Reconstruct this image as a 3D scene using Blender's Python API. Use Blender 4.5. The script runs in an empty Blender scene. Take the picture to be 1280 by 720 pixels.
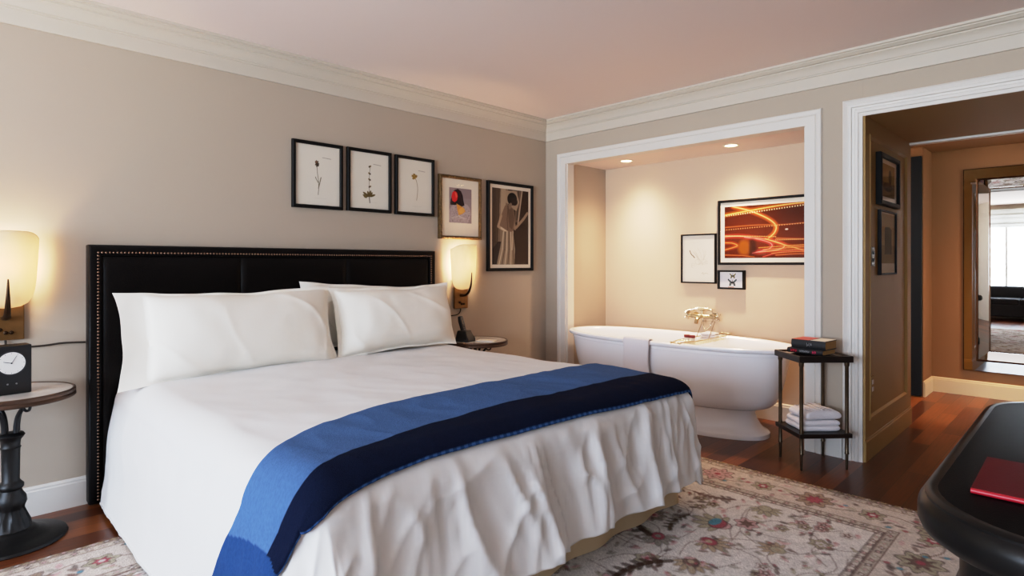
import bpy, bmesh, math, random
import numpy as np
from mathutils import Vector, Matrix, noise
random.seed(7); np.random.seed(7)
PI = math.pi
SC = bpy.context.scene
COL = SC.collection

# ------------------------------------------------------------------ materials
def s2l(c):
    return tuple((x/12.92 if x <= .04045 else ((x+.055)/1.055)**2.4) for x in [k/255.0 for k in c])

def mat(name, rgb, rough=.6, metal=0.0, bump=0.0, bscale=60.0, var=0.0, vscale=4.0, coat=0.0, spec=.5, sheen=0.0, stretch=None):
    m = bpy.data.materials.new(name); m.use_nodes = True
    nt = m.node_tree; b = nt.nodes['Principled BSDF']
    c = s2l(rgb)
    b.inputs['Base Color'].default_value = (*c, 1)
    b.inputs['Roughness'].default_value = rough
    b.inputs['Metallic'].default_value = metal
    b.inputs['Coat Weight'].default_value = coat
    b.inputs['Specular IOR Level'].default_value = spec
    b.inputs['Sheen Weight'].default_value = sheen
    tc = nt.nodes.new('ShaderNodeTexCoord')
    src = tc.outputs['Object']
    if stretch:
        mp = nt.nodes.new('ShaderNodeMapping'); mp.inputs['Scale'].default_value = stretch
        nt.links.new(src, mp.inputs['Vector']); src = mp.outputs['Vector']
    if var:
        n = nt.nodes.new('ShaderNodeTexNoise'); n.inputs['Scale'].default_value = vscale; n.inputs['Detail'].default_value = 4
        nt.links.new(src, n.inputs['Vector'])
        r = nt.nodes.new('ShaderNodeValToRGB')
        r.color_ramp.elements[0].position = .3; r.color_ramp.elements[1].position = .7
        r.color_ramp.elements[0].color = (*[x*(1-var) for x in c], 1)
        r.color_ramp.elements[1].color = (*[min(1, x*(1+var)) for x in c], 1)
        nt.links.new(n.outputs['Fac'], r.inputs['Fac']); nt.links.new(r.outputs['Color'], b.inputs['Base Color'])
    if bump:
        n = nt.nodes.new('ShaderNodeTexNoise'); n.inputs['Scale'].default_value = bscale; n.inputs['Detail'].default_value = 3
        nt.links.new(src, n.inputs['Vector'])
        bp = nt.nodes.new('ShaderNodeBump'); bp.inputs['Strength'].default_value = bump; bp.inputs['Distance'].default_value = .01
        nt.links.new(n.outputs['Fac'], bp.inputs['Height']); nt.links.new(bp.outputs['Normal'], b.inputs['Normal'])
    return m

def vcol_mat(name, rough=.8, bump=0.0, bscale=200, coat=0.0, sheen=0.0):
    m = mat(name, (200, 200, 200), rough, bump=bump, bscale=bscale, coat=coat, sheen=sheen, spec=.06)
    nt = m.node_tree
    a = nt.nodes.new('ShaderNodeAttribute'); a.attribute_name = 'paint'
    nt.links.new(a.outputs['Color'], nt.nodes['Principled BSDF'].inputs['Base Color'])
    return m

def emis(name, rgb, strength):
    m = bpy.data.materials.new(name); m.use_nodes = True
    b = m.node_tree.nodes['Principled BSDF']
    b.inputs['Base Color'].default_value = (*s2l(rgb), 1)
    b.inputs['Emission Color'].default_value = (*s2l(rgb), 1); b.inputs['Emission Strength'].default_value = strength
    return m

def glass_mat(name, base=.03, tint=(1, 1, 1)):
    m = bpy.data.materials.new(name); m.use_nodes = True
    nt = m.node_tree; nt.nodes.clear()
    o = nt.nodes.new('ShaderNodeOutputMaterial'); mx = nt.nodes.new('ShaderNodeMixShader')
    t = nt.nodes.new('ShaderNodeBsdfTransparent'); g = nt.nodes.new('ShaderNodeBsdfGlossy'); f = nt.nodes.new('ShaderNodeLayerWeight')
    p = nt.nodes.new('ShaderNodeMath'); p.operation = 'POWER'; p.inputs[1].default_value = 5
    k = nt.nodes.new('ShaderNodeMath'); k.operation = 'MULTIPLY_ADD'; k.inputs[1].default_value = .7; k.inputs[2].default_value = base
    t.inputs['Color'].default_value = (*tint, 1); g.inputs['Roughness'].default_value = .03; f.inputs['Blend'].default_value = .5
    nt.links.new(f.outputs['Facing'], p.inputs[0]); nt.links.new(p.outputs[0], k.inputs[0]); nt.links.new(k.outputs[0], mx.inputs[0])
    nt.links.new(t.outputs[0], mx.inputs[1]); nt.links.new(g.outputs[0], mx.inputs[2]); nt.links.new(mx.outputs[0], o.inputs[0])
    return m

def shade_mat():
    m = bpy.data.materials.new('alabaster_glass'); m.use_nodes = True
    nt = m.node_tree; nt.nodes.clear()
    o = nt.nodes.new('ShaderNodeOutputMaterial'); mx = nt.nodes.new('ShaderNodeMixShader'); ad = nt.nodes.new('ShaderNodeAddShader')
    d = nt.nodes.new('ShaderNodeBsdfDiffuse'); t = nt.nodes.new('ShaderNodeBsdfTranslucent'); e = nt.nodes.new('ShaderNodeEmission')
    d.inputs['Color'].default_value = (.40, .37, .33, 1); t.inputs['Color'].default_value = (1, .84, .62, 1)
    e.inputs['Color'].default_value = (1, .74, .46, 1); e.inputs['Strength'].default_value = .16
    n = nt.nodes.new('ShaderNodeTexNoise'); n.inputs['Scale'].default_value = 6
    mx.inputs[0].default_value = .32
    nt.links.new(d.outputs[0], mx.inputs[1]); nt.links.new(t.outputs[0], mx.inputs[2])
    nt.links.new(mx.outputs[0], ad.inputs[0]); nt.links.new(e.outputs[0], ad.inputs[1]); nt.links.new(ad.outputs[0], o.inputs[0])
    return m

def floor_mat():
    m = bpy.data.materials.new('cherry_floorboards'); m.use_nodes = True
    nt = m.node_tree; b = nt.nodes['Principled BSDF']; L = nt.links.new
    g = nt.nodes.new('ShaderNodeNewGeometry')
    br = nt.nodes.new('ShaderNodeTexBrick')
    br.offset = .37; br.offset_frequency = 3
    br.inputs['Scale'].default_value = 1.0
    br.inputs['Brick Width'].default_value = 1.1; br.inputs['Row Height'].default_value = .105
    br.inputs['Mortar Size'].default_value = .0012; br.inputs['Mortar Smooth'].default_value = .1; br.inputs['Bias'].default_value = 0
    br.inputs['Color1'].default_value = (0, 0, 0, 1); br.inputs['Color2'].default_value = (1, 1, 1, 1); br.inputs['Mortar'].default_value = (.3, .3, .3, 1)
    L(g.outputs['Position'], br.inputs['Vector'])
    ramp = nt.nodes.new('ShaderNodeValToRGB')
    e = ramp.color_ramp.elements
    e[0].position = 0; e[0].color = (*s2l((80, 38, 18)), 1); e[1].position = 1; e[1].color = (*s2l((136, 76, 36)), 1)
    x = ramp.color_ramp.elements.new(.5); x.color = (*s2l((106, 54, 24)), 1)
    L(br.outputs['Color'], ramp.inputs['Fac'])
    mp = nt.nodes.new('ShaderNodeMapping'); mp.inputs['Scale'].default_value = (2.5, 40, 1)
    L(g.outputs['Position'], mp.inputs['Vector'])
    n = nt.nodes.new('ShaderNodeTexNoise'); n.inputs['Scale'].default_value = 1.6; n.inputs['Detail'].default_value = 6
    L(mp.outputs['Vector'], n.inputs['Vector'])
    r2 = nt.nodes.new('ShaderNodeValToRGB'); r2.color_ramp.elements[0].position = .3; r2.color_ramp.elements[1].position = .72
    r2.color_ramp.elements[0].color = (.62, .58, .55, 1); r2.color_ramp.elements[1].color = (1, 1, 1, 1)
    L(n.outputs['Fac'], r2.inputs['Fac'])
    mu = nt.nodes.new('ShaderNodeMix'); mu.data_type = 'RGBA'; mu.blend_type = 'MULTIPLY'; mu.inputs[0].default_value = 1
    L(ramp.outputs['Color'], mu.inputs[6]); L(r2.outputs['Color'], mu.inputs[7])
    m2 = nt.nodes.new('ShaderNodeMix'); m2.data_type = 'RGBA'; m2.inputs[7].default_value = (.012, .006, .004, 1)
    L(br.outputs['Fac'], m2.inputs[0]); L(mu.outputs[2], m2.inputs[6])
    L(m2.outputs[2], b.inputs['Base Color'])
    b.inputs['Roughness'].default_value = .32
    bp = nt.nodes.new('ShaderNodeBump'); bp.inputs['Strength'].default_value = .15; bp.inputs['Distance'].default_value = .002; bp.invert = True
    L(br.outputs['Fac'], bp.inputs['Height']); L(bp.outputs['Normal'], b.inputs['Normal'])
    return m

M = {}
M['wall'] = mat('greige_wall_paint', (177, 163, 147), .85, bump=.03, bscale=300, var=.012, vscale=2)
M['crown'] = mat('crown_paint', (194, 184, 170), .6, bump=.01)
M['ceil'] = mat('ceiling_paint', (230, 215, 208), .9, bump=.02, bscale=200)
M['trim'] = mat('white_trim_paint', (214, 208, 200), .45, bump=.01, bscale=80)
M['floor'] = floor_mat()
M['leather'] = mat('black_brown_leather', (11, 8, 8), .38, bump=.12, bscale=160, var=.15, vscale=7, spec=.16)
M['nail'] = mat('antique_nailheads', (128, 100, 82), .3, .9)
M['sheet'] = mat('white_cotton_percale', (226, 224, 222), .85, bump=.03, bscale=35, sheen=.1)
M['pillow'] = mat('white_pillow_cotton', (240, 234, 222), .85, bump=.05, bscale=18, sheen=.1)
M['skirt'] = mat('taupe_bedskirt', (222, 198, 160), .9, bump=.05, bscale=200)
M['blanket'] = vcol_mat('woven_wool', .95, bump=.25, bscale=260)
M['black_frame'] = mat('black_frame_wood', (13, 11, 11), .55, bump=.02, spec=.2)
M['gilt'] = mat('carved_bronze_frame', (104, 78, 46), .42, .6, bump=.9, bscale=70, var=.5, vscale=60)
M['mat_board'] = mat('cream_mat_board', (226, 216, 200), .9)
M['print'] = vcol_mat('printed_paper', .7)
M['glass'] = glass_mat('picture_glass', .02)
M['pane'] = glass_mat('window_glass', .03)
M['shade'] = shade_mat()
M['bronze'] = mat('dark_bronze', (66, 46, 30), .35, .85, var=.2, vscale=20)
M['brass_plate'] = mat('aged_brass', (134, 98, 58), .38, .75, var=.15, vscale=15)
M['iron'] = mat('black_cast_iron', (20, 19, 19), .42, .3, bump=.06, bscale=90)
M['marble'] = mat('pale_marble', (206, 200, 192), .25, var=.12, vscale=9, coat=.2)
M['rim'] = mat('bronze_table_edge', (86, 66, 54), .4, .7, var=.15)
M['black'] = mat('black_plastic', (14, 14, 16), .4, bump=.02)
M['black2'] = mat('charcoal_plastic', (34, 34, 38), .35)
M['white'] = mat('white_plastic', (226, 224, 220), .5)
M['paper'] = mat('white_paper', (224, 218, 206), .9)
M['enamel'] = mat('white_enamel', (236, 234, 236), .22, coat=.4, var=.01)
M['chrome'] = mat('polished_nickel', (226, 221, 208), .16, 1.0, var=.05, vscale=30)
M['brassfit'] = mat('polished_brass_nickel', (214, 202, 172), .2, 1.0)
M['towel'] = mat('white_terry', (226, 220, 222), .98, bump=.5, bscale=240, sheen=.4)
M['metal_leg'] = mat('antique_brass_tube', (92, 78, 62), .36, .85, var=.2, vscale=20)
M['dark_wood'] = mat('ebonised_wood', (26, 16, 13), .35, bump=.03, bscale=20, stretch=(1, 8, 1), var=.2)
M['desk'] = mat('black_lacquered_wood', (9, 8, 8), .32, bump=.02, bscale=15, var=.15, spec=.3)
M['desktop'] = mat('black_leather_top', (6, 6, 8), .5, spec=.05, bump=.1, bscale=260)
M['red'] = mat('red_leatherette', (92, 8, 20), .6, bump=.08, bscale=220, spec=.12)
M['redlid'] = mat('dark_red_lid', (120, 26, 30), .4)
M['jar'] = mat('frosted_jar', (220, 208, 186), .2)
M['mirror'] = mat('mirror_silver', (226, 222, 214), .012, 1.0)
M['mirror_edge'] = mat('mirror_bronze_edge', (74, 48, 30), .25, .9)
M['door'] = mat('dark_navy_door', (9, 12, 15), .6, spec=.2)
M['sofa'] = mat('black_sofa_fabric', (22, 21, 24), .85, bump=.1, bscale=150)
M['shadecloth'] = mat('grey_roman_shade', (196, 194, 188), .95, bump=.05)
_n = M['shadecloth'].node_tree; _t = _n.nodes.new('ShaderNodeBsdfTranslucent'); _t.inputs['Color'].default_value = (.8, .8, .78, 1); _m = _n.nodes.new('ShaderNodeMixShader'); _m.inputs[0].default_value = .45
_n.links.new(_n.nodes['Principled BSDF'].outputs[0], _m.inputs[1]); _n.links.new(_t.outputs[0], _m.inputs[2]); _n.links.new(_m.outputs[0], _n.nodes['Material Output'].inputs[0])
M['fringe'] = mat('wool_fringe', (188, 166, 128), .98, bump=.5, bscale=200, var=.3, vscale=40)
M['rug'] = vcol_mat('hand_knotted_wool', .97, bump=.5, bscale=220)
M['lamp_glow'] = emis('lit_lamp_lens', (255, 226, 170), 14)
M['trim_ring'] = mat('white_light_trim', (240, 232, 216), .4)
M['cord'] = mat('brown_fabric_cord', (48, 36, 26), .7)
M['book_black'] = mat('black_book_cloth', (18, 16, 18), .55)
M['book_red'] = mat('orange_red_jacket', (206, 74, 52), .5)
M['pages'] = mat('book_pages', (176, 136, 84), .9, bump=.4, bscale=30, stretch=(1, 1, 40))
M['ink_red'] = mat('red_lettering', (186, 48, 62), .5)
M['ink_grey'] = mat('grey_lettering', (120, 118, 118), .5)
M['ink_pink'] = mat('pink_lettering', (200, 66, 96), .5)
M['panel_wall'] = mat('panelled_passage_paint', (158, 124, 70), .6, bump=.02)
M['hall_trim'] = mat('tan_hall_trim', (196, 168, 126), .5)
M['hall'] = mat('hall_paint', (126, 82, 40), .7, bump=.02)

# ------------------------------------------------------------------ mesh helpers
def link(o, parent=None):
    COL.objects.link(o)
    if parent is not None: o.parent = parent
    return o

def obj(name, bm, m, parent=None, smooth=None, bevel=0, seg=2, subsurf=0, solid=0):
    me = bpy.data.meshes.new(name)
    bmesh.ops.recalc_face_normals(bm, faces=bm.faces) if len(bm.faces) < 60000 else None
    bm.to_mesh(me); bm.free()
    o = bpy.data.objects.new(name, me); link(o, parent)
    for mm in (m if isinstance(m, (list, tuple)) else [m]): me.materials.append(mm)
    if smooth is not None:
        me.polygons.foreach_set('use_smooth', [True]*len(me.polygons))
        if smooth < 180:
            me.set_sharp_from_angle(angle=math.radians(smooth))
    if bevel:
        b = o.modifiers.new('bevel', 'BEVEL'); b.width = bevel; b.segments = seg; b.limit_method = 'ANGLE'; b.angle_limit = math.radians(40)
    if solid:
        s = o.modifiers.new('solid', 'SOLIDIFY'); s.thickness = solid; s.offset = -1
    if subsurf:
        s = o.modifiers.new('sub', 'SUBSURF'); s.levels = subsurf; s.render_levels = subsurf
    return o

def empty(name, loc=(0, 0, 0), rz=0):
    o = bpy.data.objects.new(name, None); o.empty_display_size = .05
    o.location = loc; o.rotation_euler = (0, 0, rz); COL.objects.link(o); return o

def tag(o, label, cat, group=None, kind=None):
    o['label'] = label; o['category'] = cat
    if group: o['group'] = group
    if kind: o['kind'] = kind
    return o

def thing(name, label, cat, loc=(0, 0, 0), rz=0, group=None):
    return tag(empty(name, loc, rz), label, cat, group)

def struct(o):
    o['kind'] = 'structure'; return o

def box(bm, x0, x1, y0, y1, z0, z1, mi=0):
    vs = [bm.verts.new((x, y, z)) for x in (x0, x1) for y in (y0, y1) for z in (z0, z1)]
    for f in ((0, 1, 3, 2), (4, 6, 7, 5), (0, 4, 5, 1), (2, 3, 7, 6), (0, 2, 6, 4), (1, 5, 7, 3)):
        fc = bm.faces.new([vs[i] for i in f]); fc.material_index = mi
    return vs

def bx(*a):
    bm = bmesh.new(); box(bm, *a); return bm

def ring_loft(bm, rings, close=True, cap0=False, cap1=False, mi=0):
    rs = [[bm.verts.new(p) for p in r] for r in rings]
    n = len(rs[0])
    for a, b in zip(rs[:-1], rs[1:]):
        for i in range(n if close else n-1):
            j = (i+1) % n
            f = bm.faces.new((a[i], a[j], b[j], b[i])); f.material_index = mi
    if cap0: bm.faces.new(rs[0][::-1]).material_index = mi
    if cap1: bm.faces.new(rs[-1]).material_index = mi
    return rs

def lathe(bm, prof, n=32, c=(0, 0, 0), cap=True, flute=0, famp=0, mi=0):
    rings = []
    for p in prof:
        r, z = p[0], p[1]; fl = p[2] if len(p) > 2 else 0
        rings.append([(c[0]+(r*(1+fl*math.cos(flute*2*PI*i/n)))*math.cos(2*PI*i/n), c[1]+(r*(1+fl*math.cos(flute*2*PI*i/n)))*math.sin(2*PI*i/n), c[2]+z) for i in range(n)])
    ring_loft(bm, rings, True, cap, cap, mi)

def tube(bm, pts, r, n=8, cap=True, mi=0):
    pts = [Vector(p) for p in pts]
    rr = r if isinstance(r, (list, tuple)) else [r]*len(pts)
    rings = []; prev = None
    for i, p in enumerate(pts):
        t = (pts[min(i+1, len(pts)-1)]-pts[max(i-1, 0)]).normalized()
        if prev is None:
            a = Vector((0, 0, 1)) if abs(t.z) < .9 else Vector((1, 0, 0))
            u = t.cross(a).normalized()
        else:
            u = (prev-t*prev.dot(t)).normalized()
        prev = u; w = t.cross(u)
        rings.append([p+(u*math.cos(2*PI*k/n)+w*math.sin(2*PI*k/n))*rr[i] for k in range(n)])
    ring_loft(bm, rings, True, cap, cap, mi)

def bez(ps, n=16):
    out = []
    P = [Vector(p) for p in ps]
    for i in range(len(P)-1):
        p0 = P[max(i-1, 0)]; p1 = P[i]; p2 = P[i+1]; p3 = P[min(i+2, len(P)-1)]
        for k in range(n):
            t = k/n
            out.append(.5*((2*p1)+(p2-p0)*t+(2*p0-5*p1+4*p2-p3)*t*t+(3*p1-p0-3*p2+p3)*t**3))
    out.append(P[-1]); return out

def sphere(bm, c, r, sz=1, n=12, mi=0):
    rings = []
    for i in range(1, n):
        a = PI*i/n
        rings.append([(c[0]+r*math.sin(a)*math.cos(2*PI*k/n), c[1]+r*math.sin(a)*math.sin(2*PI*k/n), c[2]+r*sz*math.cos(a)) for k in range(n)])
    ring_loft(bm, rings, True, True, True, mi)

def sweep(bm, corners, prof, mp, closed=True, mi=0):
    """corners: [((a,b),(ma,mb))]; prof: [(offset, height)]; mp(a,b,h)->3D"""
    rings = [[mp(p[0]+o*m[0], p[1]+o*m[1], h) for (o, h) in prof] for p, m in corners]
    if closed: rings.append(rings[0])
    rs = [[bm.verts.new(p) for p in r] for r in (rings[:-1] if closed else rings)]
    if closed: rs.append(rs[0])
    for a, b in zip(rs[:-1], rs[1:]):
        for i in range(len(prof)-1):
            f = bm.faces.new((a[i], a[i+1], b[i+1], b[i])); f.material_index = mi
    if not closed:
        bm.faces.new(rs[0]); bm.faces.new(rs[-1][::-1])

def rrect(hx, hy, r, n=6):
    pts = []
    for cx, cy, a0 in ((hx-r, hy-r, 0), (-hx+r, hy-r, PI/2), (-hx+r, -hy+r, PI), (hx-r, -hy+r, 1.5*PI)):
        for k in range(n+1):
            a = a0+PI/2*k/n; pts.append((cx+r*math.cos(a), cy+r*math.sin(a)))
    return pts

def sell(a, b, n=2.6, N=72):
    out = []
    for k in range(N):
        t = 2*PI*k/N; c, s = math.cos(t), math.sin(t)
        out.append((a*math.copysign(abs(c)**(2/n), c), b*math.copysign(abs(s)**(2/n), s)))
    return out

# numpy painting -----------------------------------------------------
class Canvas:
    """a painted surface: colour per grid point in metres, origin bottom-left"""
    def __init__(s, w, h, step, bg):
        s.nx = max(2, int(round(w/step))+1); s.ny = max(2, int(round(h/step))+1); s.w, s.h = w, h
        s.X, s.Y = np.meshgrid(np.linspace(0, w, s.nx), np.linspace(0, h, s.ny))
        s.a = np.empty((s.ny, s.nx, 3)); s.a[:] = s2l(bg); s.step = step
    def win(s, x0, x1, y0, y1):
        dx, dy = s.w/(s.nx-1), s.h/(s.ny-1)
        return (slice(max(0, int(y0/dy)-1), max(0, min(s.ny, int(y1/dy)+3))), slice(max(0, int(x0/dx)-1), max(0, min(s.nx, int(x1/dx)+3))))
    def put(s, sl, mask, c, al=1.0):
        col = np.array(s2l(c)); k = np.clip(mask, 0, 1)[..., None]*al
        s.a[sl] = s.a[sl]*(1-k)+col*k
    def ell(s, x, y, rx, ry, c, rot=0, al=1.0, wob=0, lobes=6, soft=None):
        R = max(rx, ry)*(1+abs(wob))+s.step; sl = s.win(x-R, x+R, y-R, y+R)
        X = s.X[sl]-x; Y = s.Y[sl]-y
        if X.size == 0: return
        u = (X*math.cos(rot)+Y*math.sin(rot))/rx; v = (-X*math.sin(rot)+Y*math.cos(rot))/ry
        r = np.sqrt(u*u+v*v)
        if wob: r = r/(1+wob*np.cos(lobes*np.arctan2(v, u)))
        s.put(sl, (1-r)*min(rx, ry)/(soft or s.step)+.5, c, al)
    def line(s, pts, wd, c, al=1.0, soft=None):
        pts = [np.array(p[:2], float) for p in pts]
        for p, q in zip(pts[:-1], pts[1:]):
            R = wd+(soft or s.step)
            sl = s.win(min(p[0], q[0])-R, max(p[0], q[0])+R, min(p[1], q[1])-R, max(p[1], q[1])+R)
            X, Y = s.X[sl], s.Y[sl]
            if X.size == 0: continue
            d = q-p; L = max(1e-9, d@d)
            t = np.clip(((X-p[0])*d[0]+(Y-p[1])*d[1])/L, 0, 1)
            D = np.hypot(X-p[0]-t*d[0], Y-p[1]-t*d[1])
            s.put(sl, (wd/2-D)/(soft or s.step)+.5, c, al)
    def poly(s, pts, c, al=1.0):
        xs = [p[0] for p in pts]; ys = [p[1] for p in pts]
        sl = s.win(min(xs), max(xs), min(ys), max(ys)); X, Y = s.X[sl], s.Y[sl]
        ins = np.zeros(X.shape, bool)
        for (x0, y0), (x1, y1) in zip(pts, pts[1:]+pts[:1]):
            if y0 == y1: continue
            ins ^= ((Y > min(y0, y1)) & (Y <= max(y0, y1)) & (X < (Y-y0)*(x1-x0)/(y1-y0)+x0))
        s.put(sl, ins.astype(float), c, al)
    def rect(s, x0, y0, x1, y1, c, al=1.0):
        sl = s.win(x0, x1, y0, y1); X, Y = s.X[sl], s.Y[sl]
        s.put(sl, ((X >= x0) & (X <= x1) & (Y >= y0) & (Y <= y1)).astype(float), c, al)
    def noise(s, amp, k=3):
        n = np.random.rand(s.ny//k+2, s.nx//k+2)
        n = np.kron(n, np.ones((k, k)))[:s.ny, :s.nx]
        s.a *= (1+amp*(n-.5))[..., None]
    def mesh(s, name, m, parent, fn, kindz=None):
        """fn(X,Y)->(x,y,z arrays)"""
        x, y, z = fn(s.X, s.Y)
        return grid_mesh(name, x, y, z, m, parent, s.a)

def grid_mesh(name, x, y, z, m, parent=None, col=None, smooth=False):
    ny, nx = x.shape
    co = np.stack([x, y, z], -1).reshape(-1, 3).astype(np.float32)
    i = np.arange(ny*nx).reshape(ny, nx)
    q = np.stack([i[:-1, :-1], i[:-1, 1:], i[1:, 1:], i[1:, :-1]], -1).reshape(-1, 4)
    me = bpy.data.meshes.new(name)
    me.vertices.add(len(co)); me.vertices.foreach_set('co', co.ravel())
    me.loops.add(q.size); me.loops.foreach_set('vertex_index', q.ravel().astype(np.int32))
    me.polygons.add(len(q)); me.polygons.foreach_set('loop_start', np.arange(0, q.size, 4, dtype=np.int32))
    me.update(calc_edges=True); me.validate()
    me.polygons.foreach_set('use_smooth', np.full(len(q), bool(smooth)))
    if col is not None:
        a = me.attributes.new('paint', 'FLOAT_COLOR', 'POINT')
        c4 = np.concatenate([np.clip(col, 0, 1).reshape(-1, 3), np.ones((len(co), 1))], 1).astype(np.float32)
        a.data.foreach_set('color', c4.ravel())
    me.materials.append(m)
    o = bpy.data.objects.new(name, me); return link(o, parent)

# ------------------------------------------------------------------ room shell
# corner of the bed wall (y=0) and the bath wall (x=0) at the origin; room lies at -x,-y
WX, FY, CZ = -7.4, -5.6, 2.53
AX = .59                     # alcove back wall
AY0, AY1, AZ = -.25, -2.285, 2.13
PY, PZ, PX = -2.614, 2.13, 1.22   # passage opening

def S(name, bm, m, parent=None, **k): return struct(obj(name, bm, m, parent, **k)) if parent is None else obj(name, bm, m, parent, **k)

S('floor', bx(WX-.2, 4.0, FY-.2, .2, -.08, 0), M['floor'])
S('ceiling', bx(WX-.2, .02, FY-.2, .2, CZ, CZ+.1), M['ceil'])
S('wall_back', bx(WX-.2, 0, 0, .15, 0, CZ), M['wall'])
bm = bmesh.new()
box(bm, 0, AX, AY0, .15, 0, CZ)
box(bm, 0, AX, AY1, AY0, AZ+.012, CZ)
box(bm, 0, .3, -4.3, PY, PZ+.012, CZ)
box(bm, 0, .15, FY-.2, -4.3, 0, CZ)
S('wall_right', bm, M['wall'])
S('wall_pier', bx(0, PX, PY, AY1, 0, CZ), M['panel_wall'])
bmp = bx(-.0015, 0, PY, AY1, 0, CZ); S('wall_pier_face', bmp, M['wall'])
S('wall_alcove', bx(AX, AX+.1, AY1-.05, .15, 0, CZ), mat('lamplit_wall_paint', (204, 181, 158), .85, bump=.03, bscale=300))  # wall paint made lighter and creamier, lamp light put into its colour
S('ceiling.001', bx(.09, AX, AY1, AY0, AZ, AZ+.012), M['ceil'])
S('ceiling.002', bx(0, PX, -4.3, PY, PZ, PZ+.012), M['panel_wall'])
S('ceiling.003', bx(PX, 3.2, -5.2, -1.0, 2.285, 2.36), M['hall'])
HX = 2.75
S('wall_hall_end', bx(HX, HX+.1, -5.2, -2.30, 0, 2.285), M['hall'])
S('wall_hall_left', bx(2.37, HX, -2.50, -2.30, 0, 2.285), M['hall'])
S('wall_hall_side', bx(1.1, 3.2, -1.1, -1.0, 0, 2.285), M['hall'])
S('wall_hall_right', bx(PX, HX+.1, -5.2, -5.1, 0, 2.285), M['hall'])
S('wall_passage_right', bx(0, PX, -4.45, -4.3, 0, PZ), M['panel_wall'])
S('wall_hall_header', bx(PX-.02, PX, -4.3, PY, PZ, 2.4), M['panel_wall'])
S('wall_front', bx(WX-.2, .15, FY-.2, FY, 0, CZ), M['wall'])
# window wall at the left, mostly behind the camera, with a wide window
WY0, WY1, WZ0, WZ1 = -.4, -4.3, .66, 2.42
bm = bmesh.new()
box(bm, WX-.15, WX, WY0, .15, 0, CZ); box(bm, WX-.15, WX, FY-.2, WY1, 0, CZ)
box(bm, WX-.15, WX, WY1, WY0, 0, WZ0); box(bm, WX-.15, WX, WY1, WY0, WZ1, CZ)
S('wall_left', bm, M['wall'])

# crown moulding
cp = [(0, 2.352), (.013, 2.352), (.015, 2.358), (.016, 2.425), (.022, 2.428), (.022, 2.436), (.027, 2.438), (.034, 2.456), (.046, 2.474), (.06, 2.484), (.06, 2.491), (.072, 2.494), (.08, 2.502), (.09, 2.506), (.09, 2.512), (.1, 2.516), (.1, 2.53)]
bm = bmesh.new()
sweep(bm, [((WX, 0), (0, -1)), ((0, 0), (-1, -1)), ((0, FY), (-1, 0))], cp, lambda a, b, h: (a, b, h), closed=False)
S('trim_1', bm, M['crown'], smooth=25)
# baseboards
bp_ = [(0, 0), (.016, 0), (.016, .118), (.012, .124), (.012, .132), (.006, .14), (0, .142)]
def baseboard(name, cs, m='trim'):
    bm = bmesh.new(); sweep(bm, cs, bp_, lambda a, b, h: (a, b, h), closed=False); return S(name, bm, M[m], smooth=25)
baseboard('baseboard_back', [((WX, 0), (0, -1)), ((0, 0), (-1, -1)), ((0, -.145), (-1, 0))])
baseboard('baseboard_pier', [((0, -2.385), (-1, 0)), ((0, -2.50), (-1, 0))])
baseboard('baseboard_alcove', [((.1, AY0), (0, -1)), ((AX, AY0), (-1, -1)), ((AX, AY1), (-1, 1)), ((.1, AY1), (0, 1))])
baseboard('baseboard_passage', [((.0, PY), (0, -1)), ((PX, PY), (1, -1)), ((PX, -2.44), (1, 0))], 'panel_wall')
baseboard('baseboard_hall', [((2.37, -2.50), (0, -1)), ((HX, -2.50), (-1, -1)), ((HX, -5.1), (-1, 0))], 'hall_trim')
# alcove casing, door casing
def casing(name, y0, y1, zt, prof, w):
    bm = bmesh.new()
    sweep(bm, [((y0, 0), (1, 0)), ((y0, zt), (1, 1)), ((y1, zt), (-1, 1)), ((y1, 0), (-1, 0))], prof, lambda a, b, h: (-h, a, b), closed=False)
    return S(name, bm, M['trim'], smooth=25)
casing('trim_2', AY0, AY1, AZ-.012, [(0, 0), (0, .018), (.055, .018), (.06, .014), (.066, .020), (.078, .024), (.09, .024), (.096, .02), (.1, 0)], .1)
casing('trim_3', PY, -4.3, PZ-.005, [(0, 0), (0, .014), (.02, .014), (.024, .02), (.04, .022), (.044, .018), (.056, .02), (.06, .028), (.074, .03), (.078, .026), (.09, .03), (.098, .034), (.106, .03), (.108, 0)], .1)
# alcove jamb lining
bm = bmesh.new()
box(bm, 0, .09, AY0-.012, AY0, 0, AZ-.012); box(bm, 0, .09, AY1, AY1+.012, 0, AZ-.012); box(bm, 0, .09, AY1, AY0, AZ-.012, AZ+.011)
S('trim_4', bm, M['trim'])
# passage panelling frame on the pier, and a strip along the end of the low ceiling
bm = bmesh.new()
box(bm, 0, .09, PY-.012, PY, .14, PZ); box(bm, PX-.12, PX, PY-.012, PY, .14, PZ); box(bm, .09, PX-.12, PY-.012, PY, PZ-.10, PZ); box(bm, .09, PX-.12, PY-.012, PY, .14, .24)
sweep(bm, [((.09, .24), (1, 1)), ((PX-.12, .24), (-1, 1)), ((PX-.12, PZ-.10), (-1, -1)), ((.09, PZ-.10), (1, -1))], [(0, .012), (.004, .018), (.016, .016), (.024, .003), (.026, 0)], lambda a, b, h: (a, PY-h, b))
S('trim_5', bm, M['panel_wall'], smooth=25)
S('trim_6', bx(PX-.05, PX+.012, -4.3, PY-.0, PZ-.018, PZ), M['trim'], bevel=.004)

# dark door standing open at the far end of the passage
d = S('door_1', bx(2.32, 2.365, -2.495, -1.68, .012, 2.2), M['door'], bevel=.003)
bm = bmesh.new(); tube(bm, [(2.32, -1.75, 1.0), (2.27, -1.75, 1.0), (2.26, -1.85, 1.0)], .01); obj('door_handle', bm, M['brassfit'], d, smooth=40)

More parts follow.
